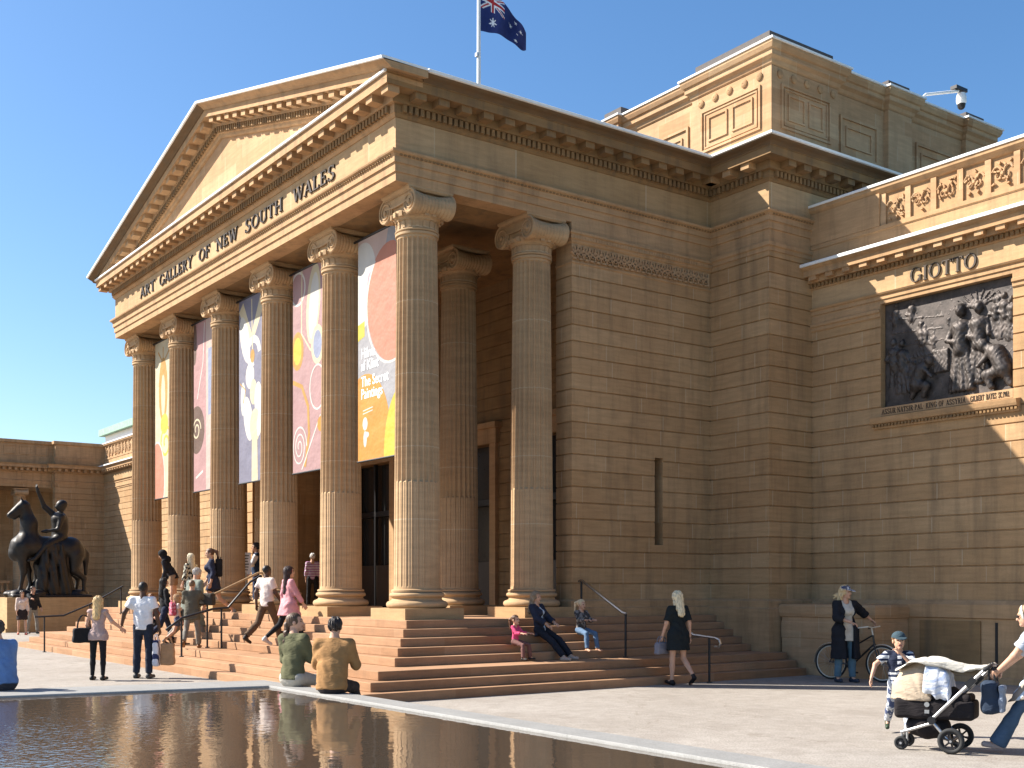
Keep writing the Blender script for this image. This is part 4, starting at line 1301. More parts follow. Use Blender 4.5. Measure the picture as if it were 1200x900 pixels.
    if bottom:
        k = bottom[0]; mat = bottom[1]
        if k in ('trousers', 'jeans', 'leggings', 'shorts', 'flares'):
            o = {'leggings': .006, 'shorts': .02}.get(k, .013)
            fl = {'flares': .05, 'trousers': .018, 'jeans': .014}.get(k, 0.)
            def tf(p):
                d = np.minimum(torso(p, o + .002), 9)
                d = np.maximum(d, half(p, T((0, 0, .10)), nrm(T((0, 0, 1)))))
                for i in (0, 1):
                    g = leg(p, i, o, fl, .080)
                    if k == 'shorts':
                        e = hip[i] + (knee[i] - hip[i]) * .55; dn = nrm(knee[i] - hip[i])
                    else:
                        dn = nrm(ank[i] - knee[i]); e = ank[i] - dn * (.015 if k != 'flares' else -.03)
                    g = np.maximum(g, half(p, e, dn))
                    d = smin(d, g, .03)
                return d + wrinkle(p, .004 if k != 'leggings' else .001)
            add('trousers' if k != 'shorts' else 'shorts', tf, mat)
        elif k == 'skirt':
            L = bottom[2]
            def kf(p):
                a = T((0, 0, .13)); b = (knee[0] + knee[1]) / 2 * .6 + np.array([0, 0, 0]); b = b * 0 + (knee[0] + knee[1]) / 2 * L
                q = p * np.array([1, 1.25, 1], np.float32); 
                d = seg(q, a * np.array([1, 1.25, 1]), b * np.array([1, 1.25, 1]), ww + .01, ww + .06 + .06 * L)
                dn = nrm(b - a)
                d = np.maximum(d, half(p, b, dn)); d = np.maximum(d, half(p, a, -dn))
                for i in (0, 1):
                    g = leg(p, i, .03, 0, .085); e = hip[i] + (knee[i] - hip[i]) * L; g = np.maximum(g, half(p, e, nrm(knee[i] - hip[i])))
                    d = smin(d, g, .04)
                return d + wrinkle(p, .005)
            add('skirt', kf, mat)
    # shirts, jackets, dresses, coats
    def garment(name, mat, o=.012, hem=-.06, sleeve=1.0, flare=0., neck=.525, wr=.006, loose=0., vopen=0.):
        up = nrm(T((0, 0, 1)))
        def gf(p):
            d = torso(p, o + loose)
            if hem < -.1 or flare > 0:
                q = tq(p, .74)
                b0 = .14
                d = smin(d, seg(q, (0, 0, b0), (0, 0, hem - .02), ww + o + .005 + loose, hp + o + .015 + flare), .04)
                if not seat:
                    for i in (0, 1):
                        g = leg(p, i, o + .012 + flare * .5, 0, .08)
                        d = smin(d, g, .06)
            else:
                d = smin(d, seg(tq(p, .72), (0, 0, .16), (0, 0, hem - .08), ww + o + .004 + loose, hp - .012 + o + loose), .04)
            d = np.maximum(d, half(p, T((0, 0, hem)), -up))
            if sleeve > 0:
                for i in (0, 1):
                    g = None
                    A, E, W = sh[i], elb[i], wri[i]
                    if sleeve <= 1: e, dn = A + (E - A) * sleeve, nrm(E - A)
                    else: e, dn = E + (W - E) * (sleeve - 1), nrm(W - E)
                    cut = half(p, e, dn)
                    if sleeve > 1: cut = np.minimum(cut, np.sqrt(((p - e.astype(np.float32)) ** 2).sum(-1)) - .0) if False else cut
                    if sleeve > 1:
                        gu = seg(p, A + (E - A) * .06, E, .047 * width + o + .002 + loose * .3, .041 * width + o + .006)
                        gl = np.maximum(seg(p, E, W, .043 * width + o + .006, .033 * width + o + .004), cut)
                        g = smin(gu, gl, .02)
                    else:
                        g = np.maximum(seg(p, A + (E - A) * .06, E, .049 * width + o + .002, .050 * width + o + .014), cut)
                    d = smin(d, g, .045)
            d = np.maximum(d, half(p, T((0, -.01, neck)), up))
            nk = seg(p, T((0, .012, .475)), T((0, .025, .60)), .058, .075)
            d = np.maximum(d, -nk)
            if vopen:
                q = tq(p, 1.0)
                wdg = np.maximum(np.abs(q[..., 0]) - vopen * (1.0 if hem < -.2 else .8) * np.clip((q[..., 2] - hem) * .25 + .75, .5, 1.3), -(q[..., 1] - .02))
                d = np.maximum(d, -wdg)
            return d + wrinkle(p, wr)
        add(name, gf, mat)
    for g in ([top] if isinstance(top, dict) else (top or [])): garment(**g)
    # hair and hats in the head frame
    def hadd(name, f, mat, lo_, hi_, r=None):
        cs_ = np.array([toh((x, y, z)) for x in (lo_[0], hi_[0]) for y in (lo_[1], hi_[1]) for z in (lo_[2], hi_[2])])
        P, Q = nets(lambda p: f(hl(p)) * hd, cs_.min(0), cs_.max(0), r or hres)
        if len(P): return mesh_np(name, fin(P), Q, mat, root)
    def strands(q, a=.004): return a * np.sin(np.arctan2(q[..., 1], q[..., 0]) * 26 + 6 * q[..., 2]) + a * .7 * np.sin(q[..., 2] * 60 + q[..., 0] * 90)
    if hair:
        st = hair[0]; hm = hairm(hairc)
        def cap_(q, ex=.0):
            d = ell(q, (0, -.018, .028), (.084 + ex, .102 + ex, .098 + ex))
            face = np.maximum(-(q[..., 1] - .040 + .25 * np.maximum(0, q[..., 2] - .03)), q[..., 2] - .072)
            d = np.maximum(d, -face)
            return d
        if st == 'short':
            hadd('hair', lambda q: np.maximum(np.maximum(cap_(q), -(q[..., 2] + .055 - .5 * np.maximum(0, q[..., 1]))), -9) + strands(q, .006), hm, (-.12, -.15, -.10), (.12, .13, .16))
        elif st == 'cropped':
            hadd('hair', lambda q: np.maximum(cap_(q, -.006), -(q[..., 2] + .045 - .6 * np.maximum(0, q[..., 1]))), hm, (-.12, -.15, -.10), (.12, .13, .16))
        elif st in ('long', 'vlong', 'bob', 'blowing'):
            L = {'long': .30, 'vlong': .42, 'bob': .15, 'blowing': .16}[st]
            def lf(q):
                d = np.maximum(cap_(q, .006), -(q[..., 2] + .09))
                b = q * np.array([1, 1.5, 1], np.float32)
                d = smin(d, seg(b, (0, -.09, .0), (0, -.15, -L), .088, .075 if L < .35 else .055), .03)
                for sx in (-1, 1): d = smin(d, seg(q, (sx * .072, -.01, .02), (sx * .085, -.035, -L * .75), .022, .022), .03)
                if st == 'blowing':
                    d = smin(d, seg(q, (0, -.09, -.05), (-.02, -.26, -.07), .045, .012), .03)
                    d = smin(d, seg(q, (0, -.09, -.03), (.02, -.21, -.12), .04, .012), .03)
                return d + strands(q, .006)
            hadd('hair', lf, hm, (-.17, -.30, -L - .12), (.17, .13, .17))
        elif st in ('ponytail', 'braid'):
            def pf(q):
                d = np.maximum(cap_(q, -.002), -(q[..., 2] + .06 - .4 * np.maximum(0, q[..., 1])))
                if st == 'ponytail':
                    d = smin(d, seg(q, (0, -.11, .04), (0, -.17, .0), .032, .034), .02); d = smin(d, seg(q, (0, -.17, .0), (.01, -.16, -.22), .036, .012), .02)
                else:
                    for k in range(7):
                        d = smin(d, np.sqrt(((q - np.array([.006 * (-1) ** k, -.100 - .006 * k, -.03 - .05 * k], np.float32)) ** 2).sum(-1)) - (.040 - .002 * k), .012)
                return d + strands(q, .003)
            hadd('hair', pf, hm, (-.12, -.24, -.42), (.12, .13, .16))
        elif st == 'hood':
            hadd('hood', lambda q: np.minimum(np.maximum(ell(q, (0, -.02, .02), (.105, .125, .125)), -ell(q, (0, .12, -.01), (.062, .10, .085))), seg(q, (0, -.02, -.09), (0, -.04, -.16), .09, .13)), cloth(hairc), (-.2, -.2, -.3), (.2, .16, .18))
    for ex in extra:
        if ex[0] == 'cap':
            def cf(q):
                d = np.maximum(ell(q, (0, -.015, .045), (.092, .110, .088)), -(q[..., 2] - .045))
                br = np.maximum(ell(q * np.array([1, 1, 1], np.float32), (0, .09, .048), (.080, .10, .5)), np.abs(q[..., 2] - .050 + .9 * np.maximum(0, q[..., 1] - .1) ** 1 * .3) - .006)
                return np.minimum(d, np.maximum(br, -(q[..., 1] - .05)))
            hadd('cap', cf, ex[1], (-.14, -.16, -.02), (.14, .24, .18), .007)
        elif ex[0] == 'headband':
            hadd('headband', lambda q: np.maximum(ell(q, (0, -.018, .028), (.090, .108, .104)), np.abs(q[..., 1] * .35 + .0 + (q[..., 1] - .045)) - .018), ex[1], (-.12, -.15, -.02), (.12, .13, .17), .007)
        elif ex[0] == 'sunglasses':
            hadd('sunglasses', lambda q: np.minimum(np.minimum(ell(q, (-.030, .094, .012), (.024, .014, .018)), ell(q, (.030, .094, .012), (.024, .014, .018))), np.minimum(seg(q, (-.055, .09, .016), (-.078, -.01, .018), .004, .004), seg(q, (.055, .09, .016), (.078, -.01, .018), .004, .004))), M_EYE, (-.11, -.05, -.03), (.11, .13, .05), .0055)
    Mx = Matrix.Translation(loc) @ Matrix.Rotation(rot, 4, 'Z')
    W = lambda v: Mx @ Vector(tuple((np.array(v) + off) * s))
    info = dict(root=root, hands=[W(w + d * .075) for w, d in zip(wri, hdir)], wrists=[W(w) for w in wri], elbows=[W(e) for e in elb], shoulders=[W(x) for x in sh], head=W(hc), W=W, M=Mx, rot=rot, s=s, hip=W((0, 0, 0)))
    return info

def sdf_obj(name, fn, lo, hi, res, mat, parent=None, loc=None, rotz=0.):
    P, Q = nets(fn, lo, hi, res)
    o = mesh_np(name, P, Q, mat, parent)
    if loc is not None: o.location = loc
    if rotz: o.rotation_euler = (0, 0, rotz)
    return o
# ------------------------------------------------------------------ equestrian bronze on its pedestal
sp = thing('statue_pedestal', 'plain sandstone pedestal under the bronze horse and rider, left of the steps', 'pedestal', (-31.6, 1.95, 0))
mb = MB(); mb.box(-1.35, -1.75, .16, 1.3, 1.95, 1.36); mb.build('shaft', M_PLINTH, sp)
mb = MB(); mb.box(-1.42, -1.82, 0, 1.37, 2.02, .16); mb.build('base', M_PLINTH, sp)

st = thing('equestrian_statue', 'dark bronze horse with a rider raising one arm, on the sandstone pedestal', 'statue', (-31.3, 2.0, 1.36))
def yz(y, z, x=0.): return np.array([x, y - 2.0, z - 1.36])
def chain(p, L, k=.1):
    d = None
    for a, b, ra, rb in L:
        e = seg(p, a, b, ra, rb); d = e if d is None else smin(d, e, k)
    return d
def horse(p):
    q = p * np.array([.92, 1, 1], np.float32)
    L = [(yz(1.05, 3.35), yz(2.0, 3.35), .47, .42), (yz(2.0, 3.35), yz(2.85, 3.35), .41, .46), (yz(2.85, 3.3), yz(3.1, 3.1), .40, .36),
         (yz(.95, 3.35), yz(.78, 3.1), .42, .32), (yz(1.25, 3.5), yz(1.25, 4.3), .42, .29), (yz(1.25, 4.3), yz(1.08, 4.98), .29, .19)]
    d = chain(q, L, .22)
    d = smin(d, chain(q, [(yz(1.02, 5.04), yz(.78, 4.82), .21, .17), (yz(.78, 4.82), yz(.52, 4.62), .15, .12), (yz(1.0, 4.86), yz(.68, 4.55), .18, .11)], .08), .1)
    for sx in (-1, 1):
        d = smin(d, seg(p, yz(1.0, 5.12, sx * .10), yz(.93, 5.36, sx * .12), .065, .015), .03)
        d = smin(d, chain(p, [(yz(3.0, 3.05, sx * .26), yz(2.92, 2.45, sx * .27), .32, .19), (yz(2.92, 2.45, sx * .27), yz(3.28 + .05 * sx, 2.12, sx * .25), .17, .105), (yz(3.28 + .05 * sx, 2.12, sx * .25), yz(3.22 + .1 * sx, 1.55, sx * .25), .095, .075), (yz(3.22 + .1 * sx, 1.55, sx * .25), yz(3.12 + .18 * sx, 1.40, sx * .25), .08, .12)], .06), .1)
    d = smin(d, chain(p, [(yz(.95, 3.1, .24), yz(.98, 2.35, .25), .24, .13), (yz(.98, 2.35, .25), yz(.86, 1.7, .25), .105, .07), (yz(.86, 1.7, .25), yz(.70, 1.44, .25), .075, .11)], .06), .1)
    d = smin(d, chain(p, [(yz(1.05, 3.1, -.24), yz(1.28, 2.45, -.25), .24, .13), (yz(1.28, 2.45, -.25), yz(1.36, 1.9, -.25), .105, .07), (yz(1.36, 1.9, -.25), yz(1.28, 1.62, -.25), .075, .11)], .06), .1)
    d = smin(d, chain(p, [(yz(3.28, 3.45), yz(3.48, 3.1), .11, .13), (yz(3.48, 3.1), yz(3.46, 2.3), .14, .07)], .06), .08)          # tail
    m = np.abs(np.sin(p[..., 2] * 14 + p[..., 1] * 6)) * .02
    d = smin(d, seg(p, yz(1.38, 4.1), yz(1.2, 5.05), .16, .10) + m, .06)                                                           # mane
    return d + .008 * np.sin(p[..., 1] * 13) * np.sin(p[..., 2] * 11 + 2 * p[..., 0] * 9)
sdf_obj('horse', horse, (-.9, -1.75, -.05), (.9, 1.75, 4.2), .045, M_STATUE, st)
def rider(p):
    d = chain(p, [(yz(2.42, 3.75), yz(2.45, 4.2), .33, .29), (yz(2.45, 4.2), yz(2.42, 4.5), .31, .33)], .12)
    for sx in (-1, 1):
        d = smin(d, chain(p, [(yz(2.4, 3.75, sx * .2), yz(1.78, 3.42, sx * .42), .19, .15), (yz(1.78, 3.42, sx * .42), yz(1.36, 2.9, sx * .46), .125, .085), (yz(1.36, 2.9, sx * .46), yz(1.12, 2.82, sx * .46), .08, .06)], .05), .08)
    d = smin(d, seg(p, yz(2.42, 4.6, -.28), yz(2.42, 4.6, .28), .14, .14), .1)
    d = smin(d, chain(p, [(yz(2.38, 4.62, -.27), yz(1.92, 5.02, -.30), .14, .11), (yz(1.92, 5.02, -.30), yz(1.66, 5.62, -.25), .10, .07), (yz(1.66, 5.62, -.25), yz(1.60, 5.80, -.25), .07, .06)], .04), .05)
    for k in range(4): d = smin(d, seg(p, yz(1.62, 5.74, -.25 + (k - 1.5) * .035), yz(1.57 + .012 * k, 5.93, -.26 + (k - 1.5) * .045), .026, .018), .01)
    d = smin(d, seg(p, yz(1.64, 5.66, -.20), yz(1.72, 5.80, -.14), .026, .02), .01)
    d = smin(d, chain(p, [(yz(2.42, 4.6, .28), yz(2.28, 4.1, .38), .11, .085), (yz(2.28, 4.1, .38), yz(1.85, 4.02, .22), .08, .06), (yz(1.85, 4.02, .22), yz(1.70, 4.0, .18), .075, .05)], .05), .05)
    d = smin(d, seg(p, yz(2.45, 4.65), yz(2.47, 4.85), .10, .10), .05)
    d = smin(d, ell(p, yz(2.48, 5.06), (.175, .21, .235)), .05)
    d = smin(d, seg(p, yz(2.32, 5.08), yz(2.27, 5.02), .03, .04), .03)
    d = smin(d, ell(p, yz(2.53, 5.13), (.19, .21, .20)), .02)
    return d
sdf_obj('rider', rider, (-.75, -1.1, 1.2), (.75, .95, 4.75), .04, M_STATUE, st)
def drape(p):
    d = None
    for k in range(9):
        t = k / 8
        x = .34 + .10 * math.sin(k * 2.2)
        e = chain(p, [(yz(1.75 + .85 * t, 3.5 - .1 * t, x), yz(1.62 + 1.0 * t, 2.4, x + .05), .11, .12), (yz(1.62 + 1.0 * t, 2.4, x + .05), yz(1.5 + 1.35 * t, 1.5, x), .12, .16)], .05)
        d = e if d is None else smin(d, e, .05)
        e = seg(p, yz(1.75 + .85 * t, 3.2, -.3), yz(1.55 + 1.25 * t, 1.5, -.25), .12, .17); d = smin(d, e, .06)
    d = smin(d, chain(p, [(yz(1.7, 2.6), yz(2.4, 1.5), .3, .35)], .1), .15)
    return d + .02 * np.sin(p[..., 1] * 30 + p[..., 2] * 6)
sdf_obj('drapery', drape, (-.8, -.95, -.02), (.85, 1.3, 2.4), .04, M_STATUE, st)
def rocks(p):
    d = rbox(p, yz(2.0, 1.40), (.75, 1.55, .06), .05)
    rr = random.Random(2)
    for k in range(16):
        y = .55 + rr.random() * 2.7
        d = smin(d, ell(p, yz(y, 1.45 + rr.random() * .08, (rr.random() - .5) * 1.0), (.3, .32, .16)), .06)
    return d
sdf_obj('bronze_base', rocks, (-.95, -1.75, -.04), (.95, 1.75, .5), .045, M_STATUE, st)

# ------------------------------------------------------------------ bronze relief in the right wing
rel = thing('bronze_relief', 'large dark bronze relief of robed figures set in the wall beneath the lettering GIOTTO', 'relief panel', (4.775, YW + .20, 5.30))
mb = MB(); mb.box(-1.40, -.06, 0.005, 1.40, .015, 2.05); mb.build('back_panel', M_RELIEF, rel)
def man(p, x, z0, h, robe=True, lean=0., dep=.0):
    s_ = h / 1.7
    q = (p - np.array([x, -.06 - dep, z0], np.float32)) * np.array([1, .8, 1], np.float32)
    def P(a, b, c=0.): return np.array([a * s_ + lean * b * s_, -c * s_, b * s_])
    d = seg(q, P(-.05, 1.25), P(.05, 1.25), .15 * s_, .15 * s_)
    d = smin(d, seg(q, P(0, 1.2), P(0, .8), .16 * s_, .15 * s_), .05)
    if robe:
        for k in range(6):
            u = (k - 2.5) / 2.5
            d = smin(d, seg(q, P(u * .08, .95), P(u * .24, .03, .03 * (k % 2)), .075 * s_, .06 * s_), .02)
    else:
        d = smin(d, seg(q, P(-.07, .8), P(-.12, .02), .09 * s_, .05 * s_), .04); d = smin(d, seg(q, P(.07, .8), P(.10, .02), .09 * s_, .05 * s_), .04)
    d = smin(d, ell(q, P(0, 1.58, .03), (.105 * s_, .11 * s_, .135 * s_)), .04)
    d = smin(d, seg(q, P(-.17, 1.3), P(-.28, 1.02, .06), .06 * s_, .05 * s_), .03); d = smin(d, seg(q, P(-.28, 1.02, .06), P(-.05, .95, .12), .05 * s_, .04 * s_), .03)
    d = smin(d, seg(q, P(.17, 1.3), P(.24, .98, .05), .06 * s_, .05 * s_), .03)
    return d
def relief(p):
    d = -(p[..., 1] + .045) + .018 * np.sin(p[..., 0] * 15 + 4 * np.sin(p[..., 2] * 5)) * np.sin(p[..., 2] * 19 + 2 * np.sin(p[..., 0] * 7))
    d = smin(d, man(p, .30, .12, 1.62), .03)
    d = smin(d, man(p, .66, .22, 1.50, dep=-.02), .03)
    for x, z, h in ((.98, 1.0, .75), (1.16, .95, .85), (1.30, .9, .8), (1.05, 1.35, .5), (-1.0, .25, 1.05), (-1.2, .35, 1.0)): d = smin(d, man(p, x, z, h, x > -1.1, dep=-.03), .03)
    # kneeling and crouching figures
    def V(x, z, y=.12): return np.array([x, -y, z])
    for (x, z, sc, m_) in ((1.05, .10, 1.0, 1), (-.55, .12, .85, -1)):
        f = lambda a, b, c=.12: V(x + a * sc * m_, z + b * sc, c)
        d = smin(d, chain(p, [(f(.12, .30), f(-.02, .62), .15 * sc, .15 * sc), (f(-.02, .62), f(-.16, .70), .12 * sc, .10 * sc), (f(.12, .28), f(-.18, .22, .17), .12 * sc, .09 * sc), (f(-.18, .22, .17), f(-.10, .0, .15), .08 * sc, .06 * sc), (f(.15, .22, .10), f(.25, .02, .1), .10 * sc, .06 * sc), (f(-.12, .62, .17), f(-.34, .40, .2), .055 * sc, .04 * sc)], .05), .03)
        d = smin(d, ell(p, f(-.26, .78, .15), (.10 * sc, .10, .12 * sc)), .03)
    for k in range(9):                                  # palm fronds
        a = R(20 + 18 * k); d = smin(d, seg(p, V(.62, 1.62, .06), V(.62 + .5 * math.cos(a), 1.66 + .3 * math.sin(a), .07), .03, .012), .02)
    for k in range(5): d = smin(d, seg(p, V(-1.3 + .05 * k, 1.75 - .28 * k, .05), V(-.1, 1.6 - .22 * k, .05), .02, .02), .03)
    d = smin(d, rbox(p, (-.12, -.06, .75), (.16, .06, .22), .02), .02)
    d = smin(d, man(p, -.30, .75, .62, dep=-.05), .03); d = smin(d, man(p, .02, 1.15, .5, dep=-.05), .03)
    rq = random.Random(11)
    for k in range(11):
        x_, z_, h_ = -1.25 + 1.5 * rq.random(), .15 + 1.15 * rq.random(), .45 + .35 * rq.random()
        d = smin(d, man(p, x_, z_, h_, rq.random() < .6, (rq.random() - .5) * .4, -.045), .025)
    d = d + .004 * np.sin(p[..., 0] * 75 + 5 * np.sin(p[..., 2] * 14)) + .003 * np.sin(p[..., 2] * 60 + 6 * np.sin(p[..., 0] * 20))
    return np.maximum(d, p[..., 1] - .0)
sdf_obj('figures', relief, (-1.39, -.34, .02), (1.39, .02, 2.03), .020, M_RELIEF, rel)

# ------------------------------------------------------------------ banners between the columns
def bm_mat(name, col): return simple(name, col, .7, var=.10, scale=1.6, bump=.6, bscale=2.2, bdist=.06)
BC = {k: bm_mat('banner_' + k, c) for k, c in dict(white=(.42, .40, .36), lilac=(.25, .19, .22), coral=(.36, .135, .08), grey=(.22, .215, .225), orange=(.42, .165, .012), yellow=(.38, .31, .02), pink=(.28, .15, .145), rose=(.27, .155, .15), cream=(.41, .35, .23), gold=(.34, .17, .025),
      slate=(.125, .12, .165), brown=(.075, .035, .02), blue=(.18, .20, .28), pale=(.37, .27, .23)).items()}
BL = list(BC)
def banner(k, label, bg, shapes):
    x0 = -2 - 3 * k
    W, H, zb, y = 1.5, 4.36, 4.24, .74
    b = thing('banner', label, 'banner', (x0, y, zb), 0, 'exhibition banners hanging between the portico columns')
    mb = MB(); mb.cur = BL.index(bg); mb.box(-W / 2, -.006, 0, W / 2, .006, H)
    clip = lambda p: (min(W / 2, max(-W / 2, p[0])), min(H, max(0, p[1])))
    for i, sh in enumerate(shapes):
        kind, col = sh[0], sh[1]; mb.cur = BL.index(col); yy = -.0065 - .0002 * i
        if kind == 'ell':
            cx, cz, a, c = sh[2:6]; rot_ = R(sh[6]) if len(sh) > 6 else 0
            pts = []
            for q in range(40):
                t = 2 * math.pi * q / 40; u, v = a * math.cos(t), c * math.sin(t)
                pts.append(clip((cx + u * math.cos(rot_) - v * math.sin(rot_), cz + u * math.sin(rot_) + v * math.cos(rot_))))
            mb.poly([(p[0], yy, p[1]) for p in pts])
        elif kind == 'poly':
            mb.poly([(p[0], yy, p[1]) for p in sh[2]])
        elif kind == 'line':
            P_, w = sh[2], sh[3]; P_ = [Vector(p) for p in P_]
            P_ = [p for k_, p in enumerate(P_) if k_ == 0 or (p - P_[k_ - 1]).length > 1e-5]
            ed = []
            for k_ in range(len(P_)):
                d = (P_[min(k_ + 1, len(P_) - 1)] - P_[max(0, k_ - 1)]).normalized(); n_ = Vector((-d.y, d.x)) * w / 2
                ed.append((clip(P_[k_] - n_), clip(P_[k_] + n_)))
            for (a, b2), (c, d2) in zip(ed[:-1], ed[1:]):
                mb.poly([(a[0], yy, a[1]), (c[0], yy, c[1]), (d2[0], yy, d2[1]), (b2[0], yy, b2[1])])
    mb.build('fabric', [BC[n] for n in BL], b, fix=False)
    mb = MB(); mb.tube([(-.95, 0, H + .03), (.95, 0, H + .03)], .025, 8); mb.tube([(-.78, 0, -.01), (.78, 0, -.01)], .02, 8); mb.build('rod', M_BLACKMETAL, b)
    return b
def circ(cx, cz, r, turns=1.0, r2=None, a0=0, asp=1.0):
    n_ = int(40 * turns); r2 = r if r2 is None else r2
    return [(cx + (r + (r2 - r) * i / n_) * math.cos(a0 + 2 * math.pi * turns * i / n_), cz + asp * (r + (r2 - r) * i / n_) * math.sin(a0 + 2 * math.pi * turns * i / n_)) for i in range(n_ + 1)]
H_ = 4.36
b1 = banner(0, 'coral, grey and orange banner with white lettering between the two nearest front columns', 'grey',
   [('poly', 'pale', [(-.75, H_), (-.75, 2.75), (.1, 3.3), (.45, H_)]), ('ell', 'white', -.55, 3.75, .5, .55), ('ell', 'lilac', -.1, 3.2, .22, .5, 20), ('ell', 'white', -.6, 3.0, .35, .4), ('ell', 'coral', .55, 2.95, .92, 1.15, 8),
    ('line', 'white', circ(.55, 2.95, .95, .55, None, math.pi * .72, 1.22), .05), ('poly', 'yellow', [(-.75, 2.38), (-.48, 2.45), (-.48, 2.75), (-.75, 2.7)]),
    ('ell', 'orange', -.45, .35, 1.0, 1.35, 0), ('ell', 'yellow', .85, .25, .55, 1.05, -8), ('line', 'white', [(-.55, .98), (-.15, 1.02)], .02), ('line', 'white', [(-.55, .92), (-.15, .96)], .02),
    ('ell', 'white', -.46, .72, .10, .13), ('ell', 'white', -.46, .42, .07, .16), ('ell', 'white', -.40, .50, .10, .06)])
banner(1, 'dusty pink banner with cream ovals and white spirals, second gap from the right corner', 'rose',
   [('ell', 'cream', .25, 3.55, .32, .85, -8), ('ell', 'white', .27, 3.5, .22, .7, -8), ('line', 'white', circ(-.5, 4.0, .35), .05), ('line', 'cream', [(-.3, 4.36), (-.32, 3.0), (.1, 2.6), (.3, 2.5)], .05), ('ell', 'gold', -.52, 2.65, .30, .42), ('ell', 'yellow', -.52, 2.65, .20, .30),
    ('ell', 'cream', .45, 2.65, .30, .42), ('ell', 'blue', .45, 2.65, .2, .30), ('line', 'white', circ(.45, 1.75, .36, 1, None, 0, 1.3), .04), ('ell', 'white', .72, 1.6, .1, .14), ('line', 'gold', [(-.75, 2.0), (-.3, 1.85), (.0, 1.4), (.05, .8), (-.15, .1)], .10),
    ('line', 'white', circ(-.42, .55, .36, 2.6, .05, 0, 1.3), .035), ('line', 'white', [(-.3, .05), (.6, 1.15)], .04), ('ell', 'orange', .6, .95, .15, .16)])
banner(2, 'slate grey banner with a cream petalled stem, in the third gap of the portico', 'slate',
   [('poly', 'cream', [(-.75, 4.1), (0, 3.2), (.75, 4.1), (.5, 4.3), (0, 3.5), (-.5, 4.3)]), ('ell', 'white', -.4, 3.4, .25, .6, 20), ('line', 'white', circ(.05, 3.0, .4, .8, .2), .18), ('line', 'cream', [(.0, 4.3), (.05, 3.0)], .05), ('ell', 'white', -.1, 2.5, .25, .3), ('ell', 'cream', .1, 2.1, .2, .3), ('ell', 'white', .38, 1.9, .22, .4), ('ell', 'white', -.2, 1.5, .25, .55, 15), ('ell', 'cream', .2, 1.3, .3, .4), ('ell', 'white', .5, 1.4, .16, .4, -20), ('ell', 'white', -.5, 2.0, .14, .4),
    ('poly', 'cream', [(.02, 1.2), (.32, 1.2), (.36, 0), (.0, 0)]), ('ell', 'gold', .05, 2.95, .12, .16), ('line', 'gold', [(-.7, 2.4), (-.35, 2.2), (-.5, 1.9)], .03)])
banner(3, 'pink banner with a brown disc and a gold shape, second from the left', 'pale',
   [('poly', 'pink', [(-.75, 0), (.1, 0), (.1, 4.36), (-.75, 4.36)]), ('poly', 'blue', [(.25, 1.9), (.75, 1.9), (.75, 3.6), (.25, 3.6)]), ('ell', 'brown', -.7, 3.9, .16, .6), ('ell', 'brown', -.55, 1.6, .55, .62), ('line', 'cream', circ(-.55, 1.6, .3, 1.6, .08), .05), ('line', 'white', [(.0, 4.3), (-.1, 3.3), (-.5, 2.4)], .04), ('ell', 'gold', .62, 1.25, .2, .38), ('ell', 'cream', .62, 1.25, .1, .22), ('line', 'white', [(-.6, .35), (-.1, .5)], .06)])
banner(4, 'yellow and cream banner with an orange seed shape, in the gap farthest left', 'cream',
   [('ell', 'gold', -.1, 3.0, .35, .9), ('ell', 'cream', -.1, 2.85, .16, .6), ('line', 'gold', [(-.1, 4.2), (-.1, 3.4)], .06), ('line', 'gold', [(-.5, 4.1), (-.1, 3.75), (.4, 4.05)], .06), ('ell', 'yellow', 0, 2.05, .3, .28), ('line', 'yellow', circ(.1, 1.5, .5, 1.6, .1), .08), ('ell', 'coral', -.6, .5, .6, 1.1), ('line', 'white', circ(-.6, .5, .62, .5, None, -1.2, 1.75), .06), ('ell', 'blue', .5, 1.1, .15, .5)])
# lettering on the nearest banner
def text_mesh(body, size, loc, mat, parent, name='lettering', depth=.002, bold=.012):
    cu = bpy.data.curves.new('lettering', 'FONT'); cu.body = body; cu.size = size; cu.extrude = depth; cu.offset = bold; cu.resolution_u = 3
    o = bpy.data.objects.new('tmp_text', cu); COL.link(o)
    dg = bpy.context.evaluated_depsgraph_get()
    me = bpy.data.meshes.new_from_object(o.evaluated_get(dg))
    bpy.data.objects.remove(o); bpy.data.curves.remove(cu)
    me.materials.clear(); me.materials.append(mat)
    r = bpy.data.objects.new(name, me); COL.link(r); r.parent = parent
    r.location = loc; r.rotation_euler = (R(90), 0, 0)
    return r
for ln_, z_ in (('Hilma', 2.02), ('af Klint', 1.78), ('The Secret', 1.46), ('Paintings', 1.22)):
    t_ = text_mesh(ln_, .285, (-.62, -.0112, z_), M_WHITE, b1, bold=.004, depth=.0006)
    t_.scale = (.86, 1, 1)

